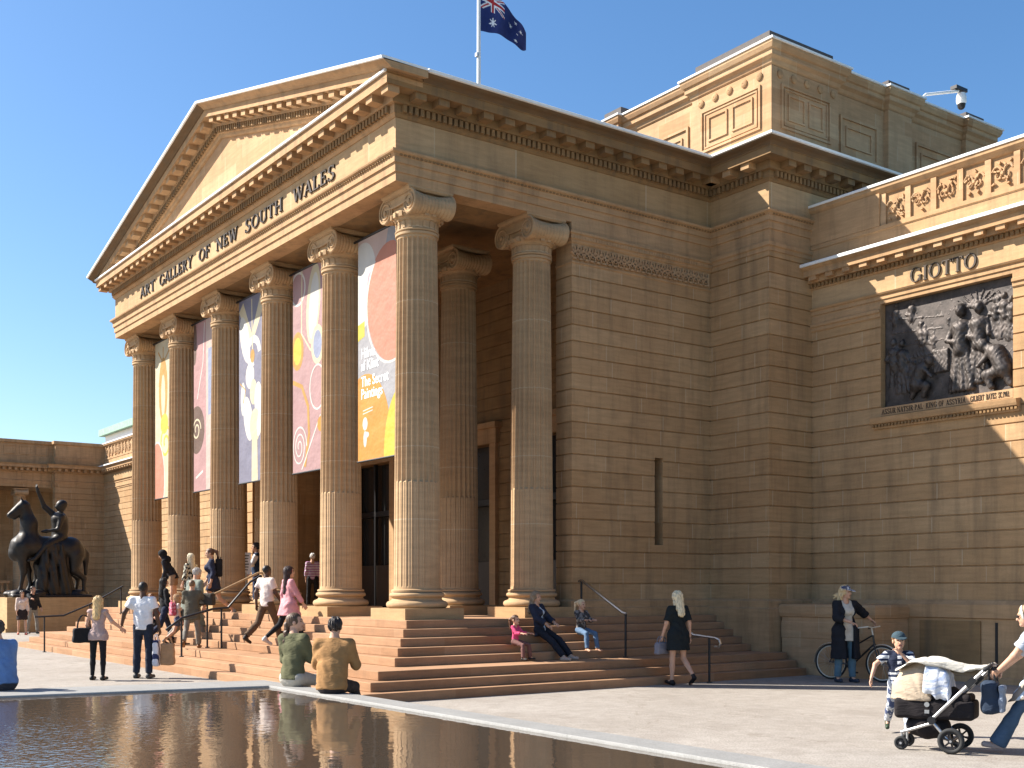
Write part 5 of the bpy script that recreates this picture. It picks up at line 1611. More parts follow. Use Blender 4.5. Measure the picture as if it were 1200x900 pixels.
# ------------------------------------------------------------------ flagpole, flag, roof camera
fp = thing('flagpole', 'slender white flagpole rising behind the portico roof', 'flagpole', (-7.71, 7.0, 12.4))
mb = MB(); mb.tube([(0, 0, 0), (0, 0, 3), (0, 0, 7.2)], [.06, .052, .04], 10); mb.build('pole', M_WHITE, fp)
mb = MB(); mb.lathe([(.0, 7.2), (.08, 7.24), (.1, 7.3), (.08, 7.36), (0, 7.4)], n=12); mb.build('finial', M_BRASS, fp)
mb = MB(); mb.box(-.05, -.09, 3.4, .05, -.045, 3.5); mb.build('cleat', M_STEEL, fp)
F_R, F_B, F_W = simple('flag_red', (.45, .02, .02), .8), simple('flag_blue', (.012, .025, .13), .8), simple('flag_white', (.78, .78, .78), .8)
def flag():
    NX, NY = 96, 48; Wd, Ht = 2.15, 1.25
    def colour(u, v):
        if u < .5 and v > .5:
            a, b = u * 2, (v - .5) * 2
            if abs(a - .5) < .05 or abs(b - .5) < .09: return 0
            if abs(a - .5) < .085 or abs(b - .5) < .16: return 2
            d1, d2 = abs(a - b), abs(a + b - 1)
            if min(d1, d2) < .035: return 0
            if min(d1, d2) < .10: return 2
            return 1
        def star(cx, cy, r, n=7):
            x, y = (u - cx) * 1.72, v - cy; rr = math.hypot(x, y)
            if rr > r: return False
            t = math.atan2(x, y); k = (t / (2 * math.pi) * n) % 1; k = abs(k - .5) * 2
            return rr < r * (.42 + .58 * max(0, 1 - (1 - k) * 2.0))
        if star(.25, .25, .145): return 2
        for cx, cy, r in ((.75, .83, .075), (.75, .17, .075), (.63, .55, .075), (.87, .61, .075), (.79, .45, .045)):
            if star(cx, cy, r): return 2
        return 1
    rt = Vector((.585, .811, 0)); bk = Vector((-.811, .585, 0))
    vs, fs, mi = [], [], []
    for i in range(NX + 1):
        u = i / NX
        for j in range(NY + 1):
            v = j / NY
            gather = 1 - .66 * u ** 1.2
            x = Wd * (.62 * u - .06 * u * u)
            z = (v - .5) * Ht * gather - .92 * u ** 1.35
            y = .12 * math.sin(9 * u + 2.2 * v) * u ** .6 + .10 * math.sin(15 * u - 3 * v) * u + (v - .5) * .35 * u * math.sin(7 * u)
            p = rt * (x + .05) + bk * y + Z3 * z
            vs.append(tuple(p))
    for i in range(NX):
        for j in range(NY):
            a = i * (NY + 1) + j
            fs.append((a, a + NY + 1, a + NY + 2, a + 1)); mi.append(colour((i + .5) / NX, (j + .5) / NY))
    me = bpy.data.meshes.new('flag'); me.from_pydata(vs, [], fs)
    for m in (F_R, F_B, F_W): me.materials.append(m)
    me.polygons.foreach_set('material_index', mi); me.polygons.foreach_set('use_smooth', [True] * len(fs)); me.update()
    o = bpy.data.objects.new('flag', me); COL.link(o)
    return o
fl = flag(); fl.location = (-7.71, 7.0, 17.12)
tag(fl, 'drooping dark blue flag with white stars and a red and white cross canton', 'flag')

cc = thing('security_camera', 'white dome camera on a slanting arm above the roof attic', 'camera', (1.4, 13.3, 12.9))
mb = MB(); mb.tube([(0, 0, 0), (0, 0, .25), (.02, .12, .36), (.05, 1.36, .74)], .035, 8); mb.build('arm', M_WHITE, cc, smooth=40)
mb = MB(); mb.box(-.05, 1.2, .76, .12, 1.65, .84); mb.build('bracket', M_BLACKMETAL, cc)
mb = MB(); mb.lathe([(.0, .72), (.09, .72), (.12, .62), (.12, .52), (.09, .44), (0, .42)], (.05, 1.5, 0), 16); mb.build('dome', M_WHITE, cc, smooth=40)
mb = MB(); mb.lathe([(.0, .44), (.10, .46), (.085, .38), (.05, .34), (0, .33)], (.05, 1.5, 0), 16); mb.build('lens', M_BLACKMETAL, cc, smooth=40)

# ------------------------------------------------------------------ handrails and the sign post on the landing
def rail(label, pts, posts, top=M_STEEL, group='handrails on the steps'):
    h = thing('handrail', label, 'handrail', (posts[0][0], posts[0][1], posts[0][2]), 0, group)
    o = Vector(h.location)
    mb = MB(); mb.tube([Vector(p) - o for p in pts], .026, 8); mb.build('rail', top, h, smooth=40)
    for x, y, z0, z1 in posts:
        mb = MB(); mb.tube([Vector((x, y, z0)) - o, Vector((x, y, z1)) - o], .022, 8)
        mb.lathe([(.0, 0), (.05, 0), (.05, .015), (.022, .02)], Vector((x, y, z0)) - o, 10, cap=False); mb.build('post', M_BLACKMETAL, h)
    return h
rail('upper steel handrail sloping down the shaded side steps behind the seated girl', [(.12, 4.05, 1.86), (.2, 4.05, 1.88), (1.42, 4.05, 1.27), (1.52, 4.05, 1.25)], [(.2, 4.05, 1.16, 1.87), (1.5, 4.05, .435, 1.25)])
rail('steel handrail with a curled end at the foot of the shaded side steps', [(1.55, 5.02, 1.18), (1.75, 5.02, 1.13), (2.3, 5.02, .86), (2.85, 5.02, .82), (2.95, 5.02, .79), (2.98, 5.02, .72), (2.93, 5.02, .66), (2.84, 5.02, .66)], [(1.75, 5.02, .435, 1.13), (2.7, 5.02, 0, .83)])
rail('all dark handrail on the sunny front steps, in front of the tan topped one', [(-5.9, .05, 2.0), (-5.9, -.2, 1.86), (-5.9, -.7, 1.31), (-5.9, -1.05, 1.28), (-5.9, -1.72, 1.10), (-5.9, -2.05, .86)], [(-5.9, .05, 1.16, 2.0), (-5.9, -.85, .435, 1.30), (-5.9, -1.72, .29, 1.10)], M_BLACKMETAL)
rail('tan topped handrail rising to the landing beside the white sign post', [(-6.45, .35, 2.07), (-6.45, .22, 2.06), (-6.45, -.95, 1.52), (-6.45, -1.25, 1.5)], [(-6.45, .22, 1.16, 2.05), (-6.45, -.95, .435, 1.52)], simple('tan_rail', (.35, .23, .12), .5))
rail('dark handrail at the far left end of the front steps, nearest the statue pedestal', [(-15.0, -.1, 1.78), (-15.0, -.95, 1.3), (-15.0, -1.7, .98), (-15.0, -2.45, .95)], [(-15.0, -.15, 1.015, 1.75), (-15.0, -1.0, .435, 1.28), (-15.0, -2.2, 0, .955)], M_BLACKMETAL)
sg = thing('sign_post', 'slim steel post carrying a narrow white notice on the landing', 'sign', (-9.45, 1.2, 1.16))
mb = MB(); mb.lathe([(0, 0), (.2, 0), (.2, .02), (.03, .04), (.03, .95), (0, .95)], n=16); mb.build('post', M_STEEL, sg, smooth=40)
mb = MB(); mb.obox((0.0, 0, 1.18), Vector((.585, .811, 0)) * .12, Vector((-.811, .585, 0)) * .015, Z3 * .27); mb.build('notice_board', M_WHITE, sg)
mb = MB()
for k in range(6): mb.obox(Vector((.811, -.585, 0)) * .0165 + Z3 * (1.37 - .07 * k), Vector((.585, .811, 0)) * (.085 - .015 * (k % 3)), Vector((-.811, .585, 0)) * .001, Z3 * .012)
mb.build('printed_lines', M_BLACKMETAL, sg)

# ------------------------------------------------------------------ people
C_ = cloth
blk, navy, white = C_((.014, .014, .016)), C_((.018, .022, .045)), C_((.70, .69, .67))
STRIDE = dict(hips=((24, 3), (-20, 3)), knees=(10, 30), toe=(0, 35))
STRIDE2 = dict(hips=((-20, 3), (24, 3)), knees=(30, 10), toe=(35, 0))
def G_(mat, name='shirt', **k): return dict(name=name, mat=mat, **k)

# couple hand in hand
woman5 = person('blonde woman in a pale pink sleeveless top and black leggings holding a man\'s hand', (-4.41, -3.86, 0), 86, 1.60, hair=('long', (.62, .43, .20)), female=True,
    top=G_(C_((.42, .30, .27)), hem=-.12, sleeve=.12, flare=.02), bottom=('leggings', blk), hips=((2, 3), (-3, 3)), arms=(('a', 4, 16, 20), ('ik', (.47, .06, .12))), shoes=(.02, .018, .016))
man6 = person('man in a white T-shirt and dark jeans carrying shopping bags', (-4.33, -3.04, 0), 84, 1.88, hair=('cropped', (.012, .010, .009)), skin=DARK_SKIN, width=1.04,
    top=G_(C_((.74, .74, .75)), hem=-.07, sleeve=.62, loose=.012), bottom=('jeans', C_((.022, .028, .045))), hips=((3, 4), (-3, 4)), arms=(('ik', (-.42, .05, .02)), ('a', 2, 16, 8)), shoes=(.05, .05, .05))

def bag(name, label, cat, pos, size, mat, ang=0., handle=.2, group=None, tilt=0.):
    b = thing(name, label, cat, pos, R(54.2 + ang), group)
    w, d, h = size
    def bf(p):
        q = p.copy(); taper = 1 + .12 * (q[..., 2] + h / 2) / h
        q[..., 0] = q[..., 0] * taper
        return rbox(q, (0, 0, 0), (w / 2, d / 2, h / 2), min(.035, d * .4)) + .004 * np.sin(p[..., 2] * 40 + p[..., 0] * 25)
    o = sdf_obj('bag_body', bf, (-w / 2 - .05, -d / 2 - .05, -h / 2 - .05), (w / 2 + .05, d / 2 + .05, h / 2 + .05), .012, mat, b)
    if handle:
        for sy in (-1, 1):
            mb = MB(); mb.tube([(w * .28 * math.cos(t) * -1, sy * d * .25, h / 2 - .02 + handle * math.sin(t)) for t in np.linspace(0, math.pi, 13)], .009, 6); mb.build('strap', mat, b)
    return b
hr = man6['hands'][1]
bag('shopping_bag', 'white and navy carrier bag in the hand of the man in the white T-shirt', 'shopping bag', hr + Vector((-.05, -.05, -.40)), (.12, .34, .50), C_((.62, .62, .66), kind='vstripe', col2=(.03, .04, .10), scale=4.0), 8, .13)
bag('shopping_bag', 'brown paper bag hanging beside the white carrier bag', 'shopping bag', hr + Vector((.09, .12, -.42)), (.28, .12, .42), C_((.40, .23, .12)), 5, .14)
bag('shoulder_bag', 'large black shoulder bag on the arm of the blonde woman in pink', 'handbag', woman5['elbows'][0] + Vector((.0, -.06, -.20)), (.42, .16, .28), blk, 30, .26)

# people near the statue
person('woman in a cream top, dark skirt and red boots before the statue pedestal', (-27.67, .15, 0), 300, 1.66, hair=('bob', (.03, .015, .01)), female=True, top=G_(C_((.62, .48, .40)), hem=.0, sleeve=1.8, loose=.01), bottom=('skirt', C_((.03, .02, .02)), .75), shoes=(.30, .03, .02), res=.018, hips=((6, 3), (-6, 3)))
person('man in a black jacket and grey trousers pointing beside the statue pedestal', (-28.6, .75, 0), 330, 1.84, hair=('short', (.04, .02, .012)), top=G_(blk, name='jacket', hem=-.08, sleeve=1.9, loose=.02), bottom=('trousers', C_((.22, .20, .17))), arms=(('a', 10, 8, 20), ('a', 70, 35, 10)), res=.018, hips=((8, 4), (-8, 4)))

# on the front steps, left to right
person('woman in a red printed dark top sitting on the steps behind the walking couple', (-11.6, -.45, .725), 275, 1.66, seat=True, hair=('short', (.20, .10, .05)), female=True, top=G_(C_((.02, .018, .02), kind='print', col2=(.35, .06, .05), scale=14.), hem=-.02, sleeve=1.7), bottom=('trousers', blk), hips=((80, 8), (80, 8)), knees=(75, 75), arms=(('a', 35, 10, 40), ('a', 35, 10, 40)), res=.018)
person('dark haired woman in black climbing the steps behind the man in the white T-shirt', (-8.9, -1.05, .435), 40, 1.60, hair=('long', (.02, .015, .012)), female=True, top=G_(blk, hem=-.1, sleeve=1.6), bottom=('trousers', navy), res=.016, **STRIDE)
child8 = person('small girl in a white top and denim shorts on the steps', (-7.86, -1.1, .435), 30, 1.18, child=1.22, hair=('long', (.45, .27, .13)), female=True, top=G_(C_((.62, .52, .48)), hem=-.03, sleeve=.5), bottom=('shorts', C_((.06, .07, .11))), res=.014, **STRIDE)
m = child8['M']
bag('backpack', 'red and pink backpack on the small girl\'s back', 'backpack', child8['W']((0, -.16, .33)), (.24, .12, .30), C_((.40, .06, .10), kind='print', col2=(.55, .25, .30), scale=20.), 30 - 90, .06)
person('person in a black hooded jacket bending forward near the far left column', (-11.33, .04, 1.16), 185, 1.62, lean=30, hair=('hood', (.012, .012, .014)), top=G_(C_((.016, .017, .022)), name='jacket', hem=-.1, sleeve=1.9, loose=.02), bottom=('shorts', C_((.25, .16, .10))), head=(0, 25), res=.018)
person('grey haired man in a long sage coat stooping on the steps', (-7.93, -.78, .435), 55, 1.86, lean=18, hair=('short', (.45, .43, .40)), top=G_(C_((.16, .18, .155)), name='coat', hem=-.40, sleeve=1.9, loose=.02, flare=.05), bottom=('trousers', C_((.20, .19, .17))), head=(0, 22), res=.016, **STRIDE2)
person('person with fair hair in a black and cream patterned top behind the grey haired man', (-9.80, -.08, 1.015), 150, 1.58, hair=('long', (.60, .52, .36)), female=True, top=G_(C_((.58, .55, .42), kind='print', col2=(.03, .03, .03), scale=18.), hem=-.15, sleeve=1.6), bottom=('trousers', blk), res=.018)
p12 = person('young person in a navy jacket and shorts walking left along the landing', (-8.30, -.08, 1.015), 195, 1.72, lean=8, hair=('ponytail', (.10, .05, .03)), female=True, top=G_(C_((.022, .028, .055)), name='jacket', hem=-.20, sleeve=1.6, loose=.03, flare=.03), bottom=('shorts', C_((.03, .03, .05))), arms=(('a', -5, 10, 20), ('a', 5, 14, 25)), head=(0, 14), shoes=(.3, .28, .25), res=.015, **STRIDE)
bag('backpack', 'black backpack worn over the navy jacket on the landing', 'backpack', p12['W']((0, -.12, .32)), (.30, .16, .42), blk, 195 - 90, .06)
p13 = person('youth in an olive grey jacket with brown shoes on the steps, seen from behind', (-6.47, -1.28, .435), 95, 1.50, hair=('cropped', (.16, .10, .06)), top=G_(C_((.105, .095, .07)), name='jacket', hem=-.22, sleeve=1.8, loose=.02), bottom=('trousers', C_((.20, .18, .15))), arms=(('a', 30, 12, 70, 30), ('a', 40, 25, 80, 20)), hips=((-14, 5), (10, 5)), knees=(26, 4), toe=(30, 0), shoes=(.22, .10, .04), head=(-10, 0), res=.014)
bag('folded_jacket', 'dark bundled jacket held by the youth in olive grey', 'jacket', p13['W']((.30, .16, .30)), (.46, .16, .26), C_((.055, .048, .04)), -20, 0)
person('man in a navy waistcoat and white shirt beside the white sign post', (-10.55, 1.95, 1.16), 190, 1.78, hair=('short', (.015, .012, .012)), skin=MID_SKIN, top=[G_(white, hem=-.05, sleeve=1.8), G_(C_((.02, .035, .07)), name='waistcoat', hem=-.10, sleeve=.06, o=.026)], bottom=('jeans', C_((.03, .045, .09))), arms=(('a', 25, 6, 60), ('a', 10, 6, 30)), res=.018)
person('man in white T-shirt and brown trousers climbing beside the girl in pink', (-3.95, -.68, .58), 55, 1.68, hair=('cropped', (.012, .010, .009)), skin=DARK_SKIN, top=G_(C_((.66, .56, .50)), hem=-.08, sleeve=.65, loose=.015), bottom=('trousers', C_((.115, .07, .04))), arms=(('a', -18, 10, 25), ('a', 14, 8, 25)), shoes=(.02, .015, .012), res=.014, **STRIDE2)
person('girl in a pink coat and black leggings with long dark hair, climbing the steps', (-3.05, -.62, .58), 35, 1.64, hair=('vlong', (.035, .015, .012)), female=True, top=G_(C_((.56, .26, .28)), name='coat', hem=-.24, sleeve=1.85, flare=.07, loose=.01), bottom=('leggings', blk), arms=(('a', -6, 8, 10), ('a', 22, 8, 12)), shoes=(.45, .42, .40), head=(-15, 0), extra=[('headband', C_((.10, .02, .03)))], res=.013, **STRIDE2)
person('white haired visitor in a mauve striped top by the doorway', (-13.3, 4.9, 1.16), 100, 1.62, hair=('short', (.70, .68, .66)), female=True, top=G_(C_((.40, .20, .36), kind='stripe', col2=(.6, .55, .6), scale=14.), hem=-.05, sleeve=1.6), bottom=('trousers', blk), res=.019)
person('visitor in a bright blue jacket by the doorway', (-13.1, 5.3, 1.16), 80, 1.74, hair=('short', (.2, .12, .07)), top=G_(C_((.03, .09, .40)), name='jacket', hem=-.08, sleeve=1.8, loose=.02), bottom=('trousers', blk), arms=(('a', 10, 8, 20), ('a', 120, 20, 30)), res=.019)

# pair sitting on the pool rim
SEAT = dict(hips=((82, 6), (82, 6)), knees=(70, 72))
person('woman with a long braid in an olive green jumper sitting on the pool rim', (3.90, -3.80, ZR), 62, 1.84, seat=True, female=True, hair=('braid', (.09, .05, .028)), top=G_(C_((.10, .098, .05)), name='jumper', hem=-.04, sleeve=1.9, loose=.016, neck=.535), bottom=('trousers', C_((.40, .37, .31))), head=(-58, 0), arms=(('a', 15, 8, 45, 15), ('a', 22, 10, 55, 25)), res=.010, lean=4, **SEAT)
person('man in a tan jacket with short dark hair sitting on the pool rim', (5.12, -3.86, ZR), 80, 1.80, seat=True, hair=('short', (.022, .013, .010)), width=1.08, top=G_(C_((.29, .155, .06)), name='jacket', hem=-.09, sleeve=1.9, loose=.022, neck=.53), bottom=('trousers', C_((.03, .025, .025))), arms=(('a', 25, 12, 60, 25), ('a', 25, 12, 60, 25)), head=(10, 6), res=.010, lean=12, **SEAT)
person('person in a blue shirt sitting on the left rim of the pool', (2.34, -6.98, ZR), 150, 1.72, seat=True, hair=('short', (.06, .04, .03)), width=1.1, top=G_(C_((.13, .23, .44)), hem=-.06, sleeve=1.8, loose=.02), bottom=('trousers', C_((.05, .05, .06))), arms=(('a', 20, 10, 60, 15), ('a', 20, 10, 60, 15)), res=.011, lean=14, **SEAT)

# on the shaded side steps
person('toddler in a pink top sitting on the side steps', (1.20, 1.73, .725), 330, .94, seat=True, child=1.42, hair=('ponytail', (.10, .045, .02)), female=True, top=G_(C_((.60, .07, .17)), hem=-.02, sleeve=1.6), bottom=('trousers', C_((.16, .08, .07))), hips=((75, 14), (75, 14)), knees=(70, 70), arms=(('a', 40, 10, 50), ('a', 40, 10, 50)), head=(-10, 0), res=.012)
person('barefoot woman in a navy blazer leaning back on the side steps', (.90, 2.52, .87), 325, 1.56, seat=True, lean=-12, female=True, hair=('long', (.26, .18, .11)), top=[G_(C_((.45, .52, .60)), hem=-.06, sleeve=1.5), G_(C_((.022, .026, .045)), name='blazer', hem=-.14, sleeve=1.8, o=.024, vopen=.045)], bottom=('trousers', C_((.016, .018, .026))), hips=((62, 4), (58, 4)), knees=(22, 14), arms=(('a', 28, 6, 38, 18), ('a', 25, 6, 34, 18)), shoes=(.50, .36, .28), head=(5, 8), res=.012)
person('fair haired girl in a dark jacket and jeans sitting on the side steps', (.92, 3.46, .87), 305, 1.20, seat=True, child=1.2, female=True, hair=('ponytail', (.62, .47, .28)), top=G_(C_((.05, .045, .045), kind='print', col2=(.20, .18, .17), scale=20.), name='jacket', hem=-.04, sleeve=1.8, loose=.012), bottom=('jeans', C_((.10, .16, .25))), hips=((78, 8), (78, 8)), knees=(68, 68), arms=(('a', 35, 8, 60, 20), ('a', 35, 8, 60, 20)), shoes=(.40, .22, .14), head=(15, 10), res=.012)

# woman in the black dress
p23 = person('blonde woman in a short black dress and heels walking to the side steps', (2.79, 4.15, 0), 118, 1.70, female=True, hair=('long', (.66, .55, .36)), top=G_(C_((.012, .016, .018)), name='dress', hem=-.30, sleeve=.85, flare=.045, loose=.022), hips=((4, 2), (-2, 2)), knees=(4, 42), toe=(-10, 45), arms=(('a', 12, 12, 10), ('a', -10, 12, 12)), shoes=(.015, .012, .012), head=(0, 8), res=.011, lean=3)
bag('handbag', 'small grey handbag held by the woman in the black dress', 'handbag', p23['hands'][0] + Vector((0, 0, -.16)), (.30, .12, .22), C_((.20, .19, .22)), 40, .12)

# boy and the pram
person('boy in a dark cap and striped shirt running behind the pram', (9.44, 1.29, 0), 258, 1.22, child=1.28, hair=('short', (.20, .12, .06)), top=[G_(C_((.62, .64, .66), kind='stripe', col2=(.02, .03, .07), scale=16.), hem=-.05, sleeve=.7, loose=.01), G_(C_((.02, .026, .05)), name='vest', hem=.16, sleeve=.04, o=.026, vopen=.05)],
    bottom=('trousers', C_((.55, .58, .62), kind='print', col2=(.06, .08, .16), scale=16.)), arms=(('ik', (-.03, .20, .47), (-.6, .2, -.8)), ('a', 12, 48, 12)), hips=((22, 4), (-20, 4)), knees=(14, 30), toe=(0, 30), shoes=(.03, .05, .03), head=(6, 0), extra=[('cap', C_((.035, .06, .075)))], res=.010)
# ------------------------------------------------------------------ bicycle
M_TYRE = simple('rubber_tyre', (.02, .02, .02), .8)
M_CREAM = simple('cream_enamel', (.62, .58, .48), .35, bump=0)
M_FRAME = simple('black_enamel', (.016, .018, .018), .3, bump=0)
def ring(mb, c, r, rr, n=40, m=8):
    mb.tube([(c[0] + r * math.cos(2 * math.pi * k / n), c[1], c[2] + r * math.sin(2 * math.pi * k / n)) for k in range(n)], rr, m, closed=True)
bk = thing('bicycle', 'black town bicycle with cream tyres leaning by the woman in the cap', 'bicycle', (3.52, 7.42, 0), R(54.2 - 46))
def bike_wheel(x):
    mb = MB(); ring(mb, (x, 0, .34), .318, .021); w = mb.build('wheel', M_TYRE, bk, smooth=True)
    mb = MB(); ring(mb, (x, 0, .34), .296, .010); mb.build('rim', M_CREAM, w, smooth=True)
    mb = MB()
    for k in range(24):
        a = 2 * math.pi * k / 24
        mb.tube([(x + .02 * math.cos(a + .6), .02 * (-1) ** k, .34 + .02 * math.sin(a + .6)), (x + .295 * math.cos(a), 0, .34 + .295 * math.sin(a))], .0018, 4)
    mb.lathe([(.018, -.04), (.022, -.03), (.022, .03), (.018, .04)], (x, 0, .34), 12, 'y'); mb.build('spokes', M_STEEL, w)
    mb = MB()
    pts = [(x + .352 * math.cos(t), 0, .34 + .352 * math.sin(t)) for t in np.linspace(R(20 if x < .5 else 15), R(185 if x < .5 else 130), 16)]
    for a, b in zip(pts[:-1], pts[1:]):
        mb.add([(a[0], -.03, a[2]), (b[0], -.03, b[2]), (b[0], .03, b[2]), (a[0], .03, a[2]), (a[0], -.026, a[2] + .006), (b[0], -.026, b[2] + .006), (b[0], .026, b[2] + .006), (a[0], .026, a[2] + .006)], [(0, 3, 2, 1), (4, 5, 6, 7), (0, 1, 5, 4), (2, 3, 7, 6)])
    mb.build('mudguard', M_CREAM, bk)
bike_wheel(0); bike_wheel(1.05)
mb = MB()
BB, ST, HT, HB = (.44, 0, .30), (.30, 0, .80), (.86, 0, .86), (.89, 0, .70)
mb.tube([BB, ST], .017); mb.tube([BB, HB], .019); mb.tube([(.36, 0, .58), HT], .016); mb.tube([HT, HB], .02)
for s in (-1, 1):
    mb.tube([(0, s * .06, .34), (.44, s * .04, .30)], .011); mb.tube([(0, s * .06, .34), (.30, s * .02, .76)], .009)
    mb.tube([(.89, s * .03, .70), (.97, s * .055, .48), (1.05, s * .055, .34)], .013)
mb.build('frame', M_FRAME, bk, smooth=40)
mb = MB(); mb.tube([HT, (.83, 0, 1.0)], .014)
mb.tube([(.62, -.30, .98), (.74, -.31, 1.0), (.88, -.22, 1.02), (.86, 0, 1.0), (.88, .22, 1.02), (.74, .31, 1.0), (.62, .30, .98)], .012); mb.build('handlebar', M_CREAM, bk, smooth=40)
for s in (-1, 1):
    mb = MB(); mb.tube([(.60, s * .30, .978), (.72, s * .31, .998)], .018); mb.build('grip', M_TYRE, bk)
sdf_obj('saddle', lambda p: smin(seg(p * np.array([1, 1, 1.4], np.float32), (.20, 0, .87 * 1.4), (.30, 0, .87 * 1.4), .085, .06), seg(p * np.array([1, 1, 1.4], np.float32), (.30, 0, .87 * 1.4), (.44, 0, .86 * 1.4), .05, .025), .03), (.05, -.15, .75), (.52, .15, .98), .012, M_SHOE, bk)
mb = MB(); mb.tube([ST, (.28, 0, .86)], .012); mb.build('seat_post', M_STEEL, bk)
mb = MB(); mb.lathe([(0, -.035), (.10, -.035), (.10, -.028), (0, -.028)], (.44, 0, .30), 24, 'y'); mb.tube([(.44, -.05, .30), (.54, -.05, .17)], .01); mb.tube([(.44, .05, .30), (.34, .05, .43)], .01)
mb.box(.50, -.13, .15, .59, -.05, .175); mb.box(.29, .05, .42, .38, .13, .445); mb.build('crank', M_BLACKMETAL, bk)
# woman with the bicycle

Mb = Matrix.Translation((3.52, 7.42, 0)) @ Matrix.Rotation(R(54.2 - 46), 4, 'Z')
def reach(loc, ang, H, world):
    """a world point in a standing person's own pelvis frame"""
    M = Matrix.Translation(loc) @ Matrix.Rotation(R(54.2 + ang - 90), 4, 'Z')
    q = M.inverted() @ Vector(world) / (H / 1.76)
    return (q.x, q.y, q.z - .945)
CP = (4.10, 7.10, 0)
gl, gr = Mb @ Vector((.66, -.31, 1.03)), Mb @ Vector((.76, .31, 1.04))
p24 = person('woman in a cap, long black coat and jeans standing beside a bicycle', CP, 284, 1.80, female=True, hair=('blowing', (.58, .42, .22)), top=[G_(C_((.52, .49, .42)), hem=-.20, sleeve=1.45, flare=.02, loose=.012), G_(C_((.014, .015, .020)), name='coat', hem=-.52, sleeve=1.5, o=.03, vopen=.10, flare=.08, loose=.01)],
    bottom=('jeans', C_((.09, .16, .21))), arms=(('ik', reach(CP, 284, 1.80, gr), (-1, -.4, -.7)), ('ik', (.04, .25, .14), (1, -.2, -.6))), hips=((3, 3), (-2, 3)), head=(32, 4), shoes=(.03, .04, .06), extra=[('cap', C_((.05, .065, .12), kind='print', col2=(.55, .56, .58), scale=24.))], res=.011)


# ------------------------------------------------------------------ pram
PA = 149
PO = (10.60, .66, 0)
PSC = .94
pr = thing('pram', 'black and beige pram with silver frame and spoked black wheels', 'pram', PO, R(54.2 + PA))
M_FAB = cloth((.018, .015, .016)); M_BEIGE = cloth((.40, .32, .235)); M_ALU = simple('silver_tube', (.55, .55, .55), .35, .85, bump=0)
def pram_wheel(x, y, r, w):
    mb = MB(); ring(mb, (x, y, r), r - w, w, 36, 10); t = mb.build('wheel', M_TYRE, pr, smooth=True)
    mb = MB(); ring(mb, (x, y, r), r - 2 * w - .004, .009)
    for k in range(6):
        a = 2 * math.pi * k / 6 + .3
        mb.obox((x + (r * .40) * math.cos(a), y, r + (r * .40) * math.sin(a)), Vector((math.cos(a), 0, math.sin(a))) * r * .34, (0, .010, 0), Vector((-math.sin(a), 0, math.cos(a))) * .010)
    mb.lathe([(.0, -.03), (.03, -.03), (.03, .03), (0, .03)], (x, y, r), 14, 'y', cap=False); mb.build('rim', M_BLACKMETAL, t)
    mb = MB(); mb.lathe([(0, -.034), (.014, -.034), (.014, .034), (0, .034)], (x, y, r), 10, 'y', cap=False); mb.build('hub', M_ALU, t)
for s in (-1, 1):
    pram_wheel(0, s * .29, .145, .026); pram_wheel(.56, s * .17, .078, .019)
mb = MB()
for s in (-1, 1):
    mb.tube([(-.33, s * .25, .93), (.21, s * .25, .37)], .020, 10); mb.tube([(.21, s * .25, .37), (.20, s * .25, .33), (.50, s * .17, .22), (.56, s * .17, .20)], .018, 10)
    mb.tube([(.21, s * .25, .35), (.04, s * .27, .16), (0, s * .27, .145)], .018, 10)
    mb.tube([(.56, s * .14, .21), (.56, s * .14, .08)], .014, 8)
mb.tube([(0, -.29, .145), (0, .29, .145)], .012, 8)
mb.build('chassis', M_ALU, pr, smooth=40)
mb = MB(); mb.tube([(-.33, -.25, .93), (-.37, -.24, .965), (-.385, -.18, .98), (-.385, .18, .98), (-.37, .24, .965), (-.33, .25, .93)], .023, 10); mb.build('handle', M_TYRE, pr, smooth=40)
for s in (-1, 1):
    mb = MB(); mb.obox((-.20, s * .255, .80), Vector((.7, 0, -.72)) * .06, (0, .028, 0), Vector((.72, 0, .7)) * .034); mb.lathe([(0, s * .225), (.045, s * .225), (.045, s * .285), (0, s * .285)], (.21, 0, .36), 16, 'y', cap=False); mb.build('joint', M_BLACKMETAL, pr)
def bassinet(p):
    o = rbox(p, (.21, 0, .475), (.43, .205, .115), .05); i = rbox(p, (.21, 0, .56), (.40, .175, .15), .05)
    return np.maximum(o, -i) + .003 * np.sin(p[..., 0] * 30)
sdf_obj('bassinet', bassinet, (-.28, -.26, .32), (.70, .26, .63), .014, M_FAB, pr)
for s in (-1, 1):
    mb = MB(); mb.lathe([(0, s * .205), (.028, s * .205), (.028, s * .222), (0, s * .222)], (.27, 0, .53), 16, 'y', cap=False); mb.box(.245, s * .207, .43, .295, s * .220, .47); mb.build('button', M_ALU, pr)
def hood(p):
    q = p - np.array([.33, 0, .585], np.float32)
    ang_ = np.arctan2(q[..., 2], q[..., 0])
    d1 = ell(p, (.34, 0, .58), (.37, .225, .42)); d2 = ell(p, (.34, 0, .58), (.325, .18, .375))
    d = np.maximum(d1, -d2)
    d = np.maximum(d, -(q[..., 2] + .02 - .0 * q[..., 0])); d = np.maximum(d, -(q[..., 0] + .10 + .12 * q[..., 2]))
    return d + .004 * np.sin(ang_ * 12)
sdf_obj('hood', hood, (-.05, -.28, .52), (.76, .28, 1.05), .013, M_BEIGE, pr)
def liner(p): return smin(rbox(p, (.06, 0, .60), (.24, .17, .05), .04), ell(p, (.12, 0, .66), (.15, .14, .09)), .05) + .006 * np.sin(p[..., 0] * 30 + p[..., 1] * 20)
sdf_obj('liner', liner, (-.24, -.22, .50), (.36, .22, .80), .014, M_FAB, pr)
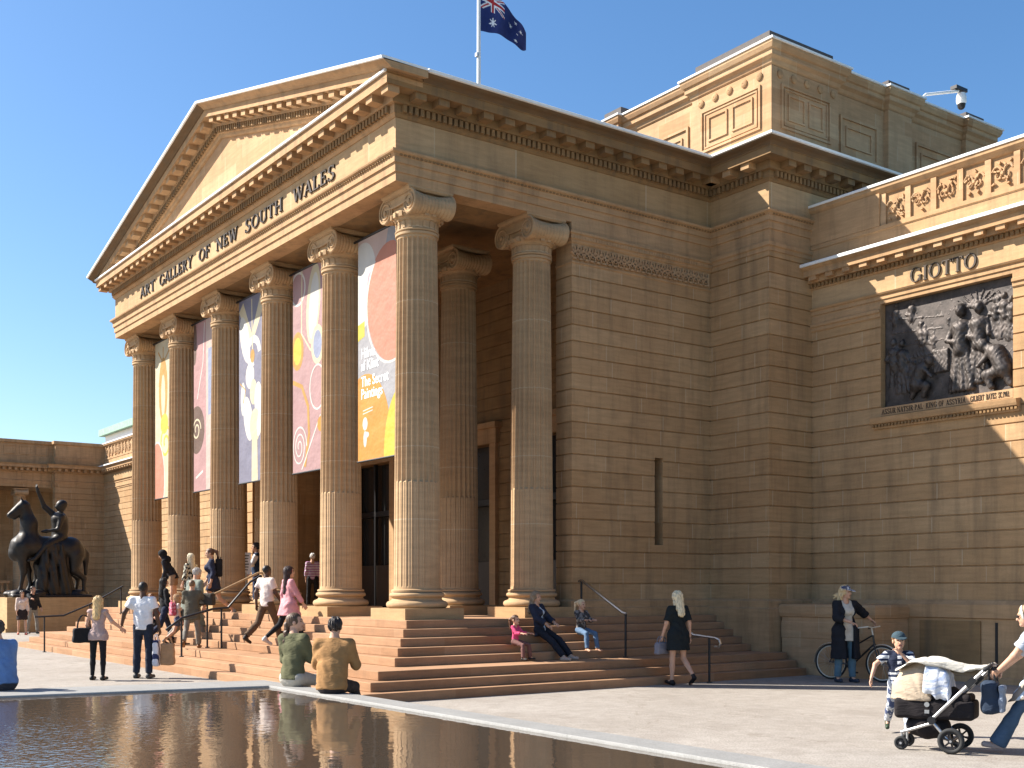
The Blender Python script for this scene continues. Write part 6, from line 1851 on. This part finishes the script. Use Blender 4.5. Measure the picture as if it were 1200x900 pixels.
def sag(p):
    q = p * np.array([1, 1, 1], np.float32)
    return ell(q, (.29, 0, .27), (.25, .19, .15)) + .006 * np.sin(p[..., 0] * 35)
sdf_obj('basket', sag, (.0, -.24, .08), (.58, .24, .42), .014, M_FAB, pr)
# cloth thrown over the hood and tied to the handle
bl = thing('blanket', 'cream muslin cloth draped from the pram hood to the handle', 'blanket', PO, R(54.2 + PA))
def muslin(name, top, half_w, drop, mat, th=.006, n=44, m=22):
    P_ = []
    for i in range(n + 1):
        u = i / n
        seg_ = u * (len(top) - 1); k = min(len(top) - 2, int(seg_)); f = seg_ - k
        f2 = f * f * (3 - 2 * f) * .5 + f * .5
        c = Vector(top[k]).lerp(Vector(top[k + 1]), f2)
        hw = half_w[k] + (half_w[k + 1] - half_w[k]) * f; dr = drop[k] + (drop[k + 1] - drop[k]) * f
        for j in range(m + 1):
            v = -1 + 2 * j / m
            y = math.copysign(min(1, abs(v) * 1.35), v) * hw if abs(v) < .74 else math.copysign(hw, v) * (1 + .05 * math.sin(9 * u))
            z = c.z - dr * max(0, (abs(v) - .45) / .55) ** 1.3 - .015 * math.cos(v * 3) + .010 * math.sin(23 * u + 3 * v) + .008 * math.sin(11 * v + 14 * u)
            P_.append((c.x + .01 * math.sin(8 * v), c.y + y, z))
    fs = [(i * (m + 1) + j, (i + 1) * (m + 1) + j, (i + 1) * (m + 1) + j + 1, i * (m + 1) + j + 1) for i in range(n) for j in range(m)]
    me = bpy.data.meshes.new(name); me.from_pydata(P_, [], fs); me.materials.append(mat); me.polygons.foreach_set('use_smooth', [True] * len(fs)); me.update()
    o = bpy.data.objects.new(name, me); COL.link(o); o.parent = bl
    s = o.modifiers.new('solid', 'SOLIDIFY'); s.thickness = th
    return o
M_MUS = cloth((.60, .56, .48))
muslin('cream_cloth', [(.62, 0, .90), (.48, 0, 1.0), (.30, 0, 1.045), (.10, 0, 1.03), (-.12, 0, .97), (-.32, 0, .975), (-.41, 0, .985)], [.14, .20, .22, .20, .16, .15, .12], [.02, .04, .07, .10, .09, .05, .03], M_MUS)
muslin('striped_cloth', [(.30, 0, 1.01), (.16, 0, .985), (.05, 0, .86), (.03, 0, .66)], [.235, .235, .225, .21], [.34, .40, .28, .1], cloth((.60, .62, .66), kind='vstripe', col2=(.40, .46, .60), scale=16.))
# rucksack on the handle
rk_ = thing('rucksack', 'dark blue rucksack hanging from the pram handle', 'rucksack', PO, R(54.2 + PA))
M_RUCK = cloth((.028, .042, .070))
sdf_obj('bag_body', lambda p: smin(rbox(p, (-.37, .05, .63), (.085, .15, .19), .06), rbox(p, (-.455, .05, .58), (.05, .11, .12), .04), .03) + .006 * np.sin(p[..., 2] * 28 + p[..., 1] * 14), (-.58, -.16, .38), (-.22, .26, .88), .013, M_RUCK, rk_)
mb = MB()
for y in (-.02, .12): mb.tube([(-.36, y, .80), (-.37, y, .93), (-.385, y, 1.01), (-.41, y, .95), (-.43, y, .82), (-.47, y, .64), (-.42, y + .02, .46)], .014, 8)
mb.build('strap', M_BLACKMETAL, rk_, smooth=50)
sdf_obj('pocket', lambda p: rbox(p, (-.50, .09, .62), (.03, .09, .15), .025) + .006 * np.sin(p[..., 2] * 40), (-.58, -.05, .42), (-.42, .24, .82), .012, cloth((.22, .26, .33)), rk_)

# woman pushing the pram
Mp = Matrix.Translation(PO) @ Matrix.Rotation(R(54.2 + PA), 4, 'Z')
wpos = Mp @ Vector((-.83, .02, 0))
s_ = 1.68 / 1.76
def tgt(y):                                              # a point on the handle, in the woman's own pelvis frame
    q = Vector((-.37 - .055, y, .95))
    loc_ = Vector((-(q.y - .02), q.x + .83, q.z)) / s_   # her +y runs along the pram's +x
    return (loc_.x, loc_.y, loc_.z - .945)
person('woman in a pale blue T-shirt and flared jeans pushing the pram', tuple(wpos), PA, 1.68, female=True, lean=13, hair=('ponytail', (.36, .24, .12)), top=[G_(C_((.46, .50, .57)), hem=-.05, sleeve=.62, loose=.012), G_(C_((.30, .26, .22), kind='vstripe', col2=(.45, .55, .68), scale=9.), name='tied_shirt', hem=-.20, sleeve=0, o=.035, neck=.10, flare=.05, wr=.010)],
    bottom=('flares', C_((.055, .10, .17))), hips=((-24, 3), (36, 4)), knees=(22, 8), toe=(30, -4), arms=(('ik', tgt(.12), (-.6, -.2, -.9)), ('ik', tgt(-.12), (.6, -.2, -.9))), head=(0, 12), shoes=(.45, .38, .36), extra=[('sunglasses',), ('headband', C_((.60, .55, .50)))], res=.010, curl=1.1)

for o_ in (pr, bl, rk_): o_.scale = (PSC, PSC, PSC)
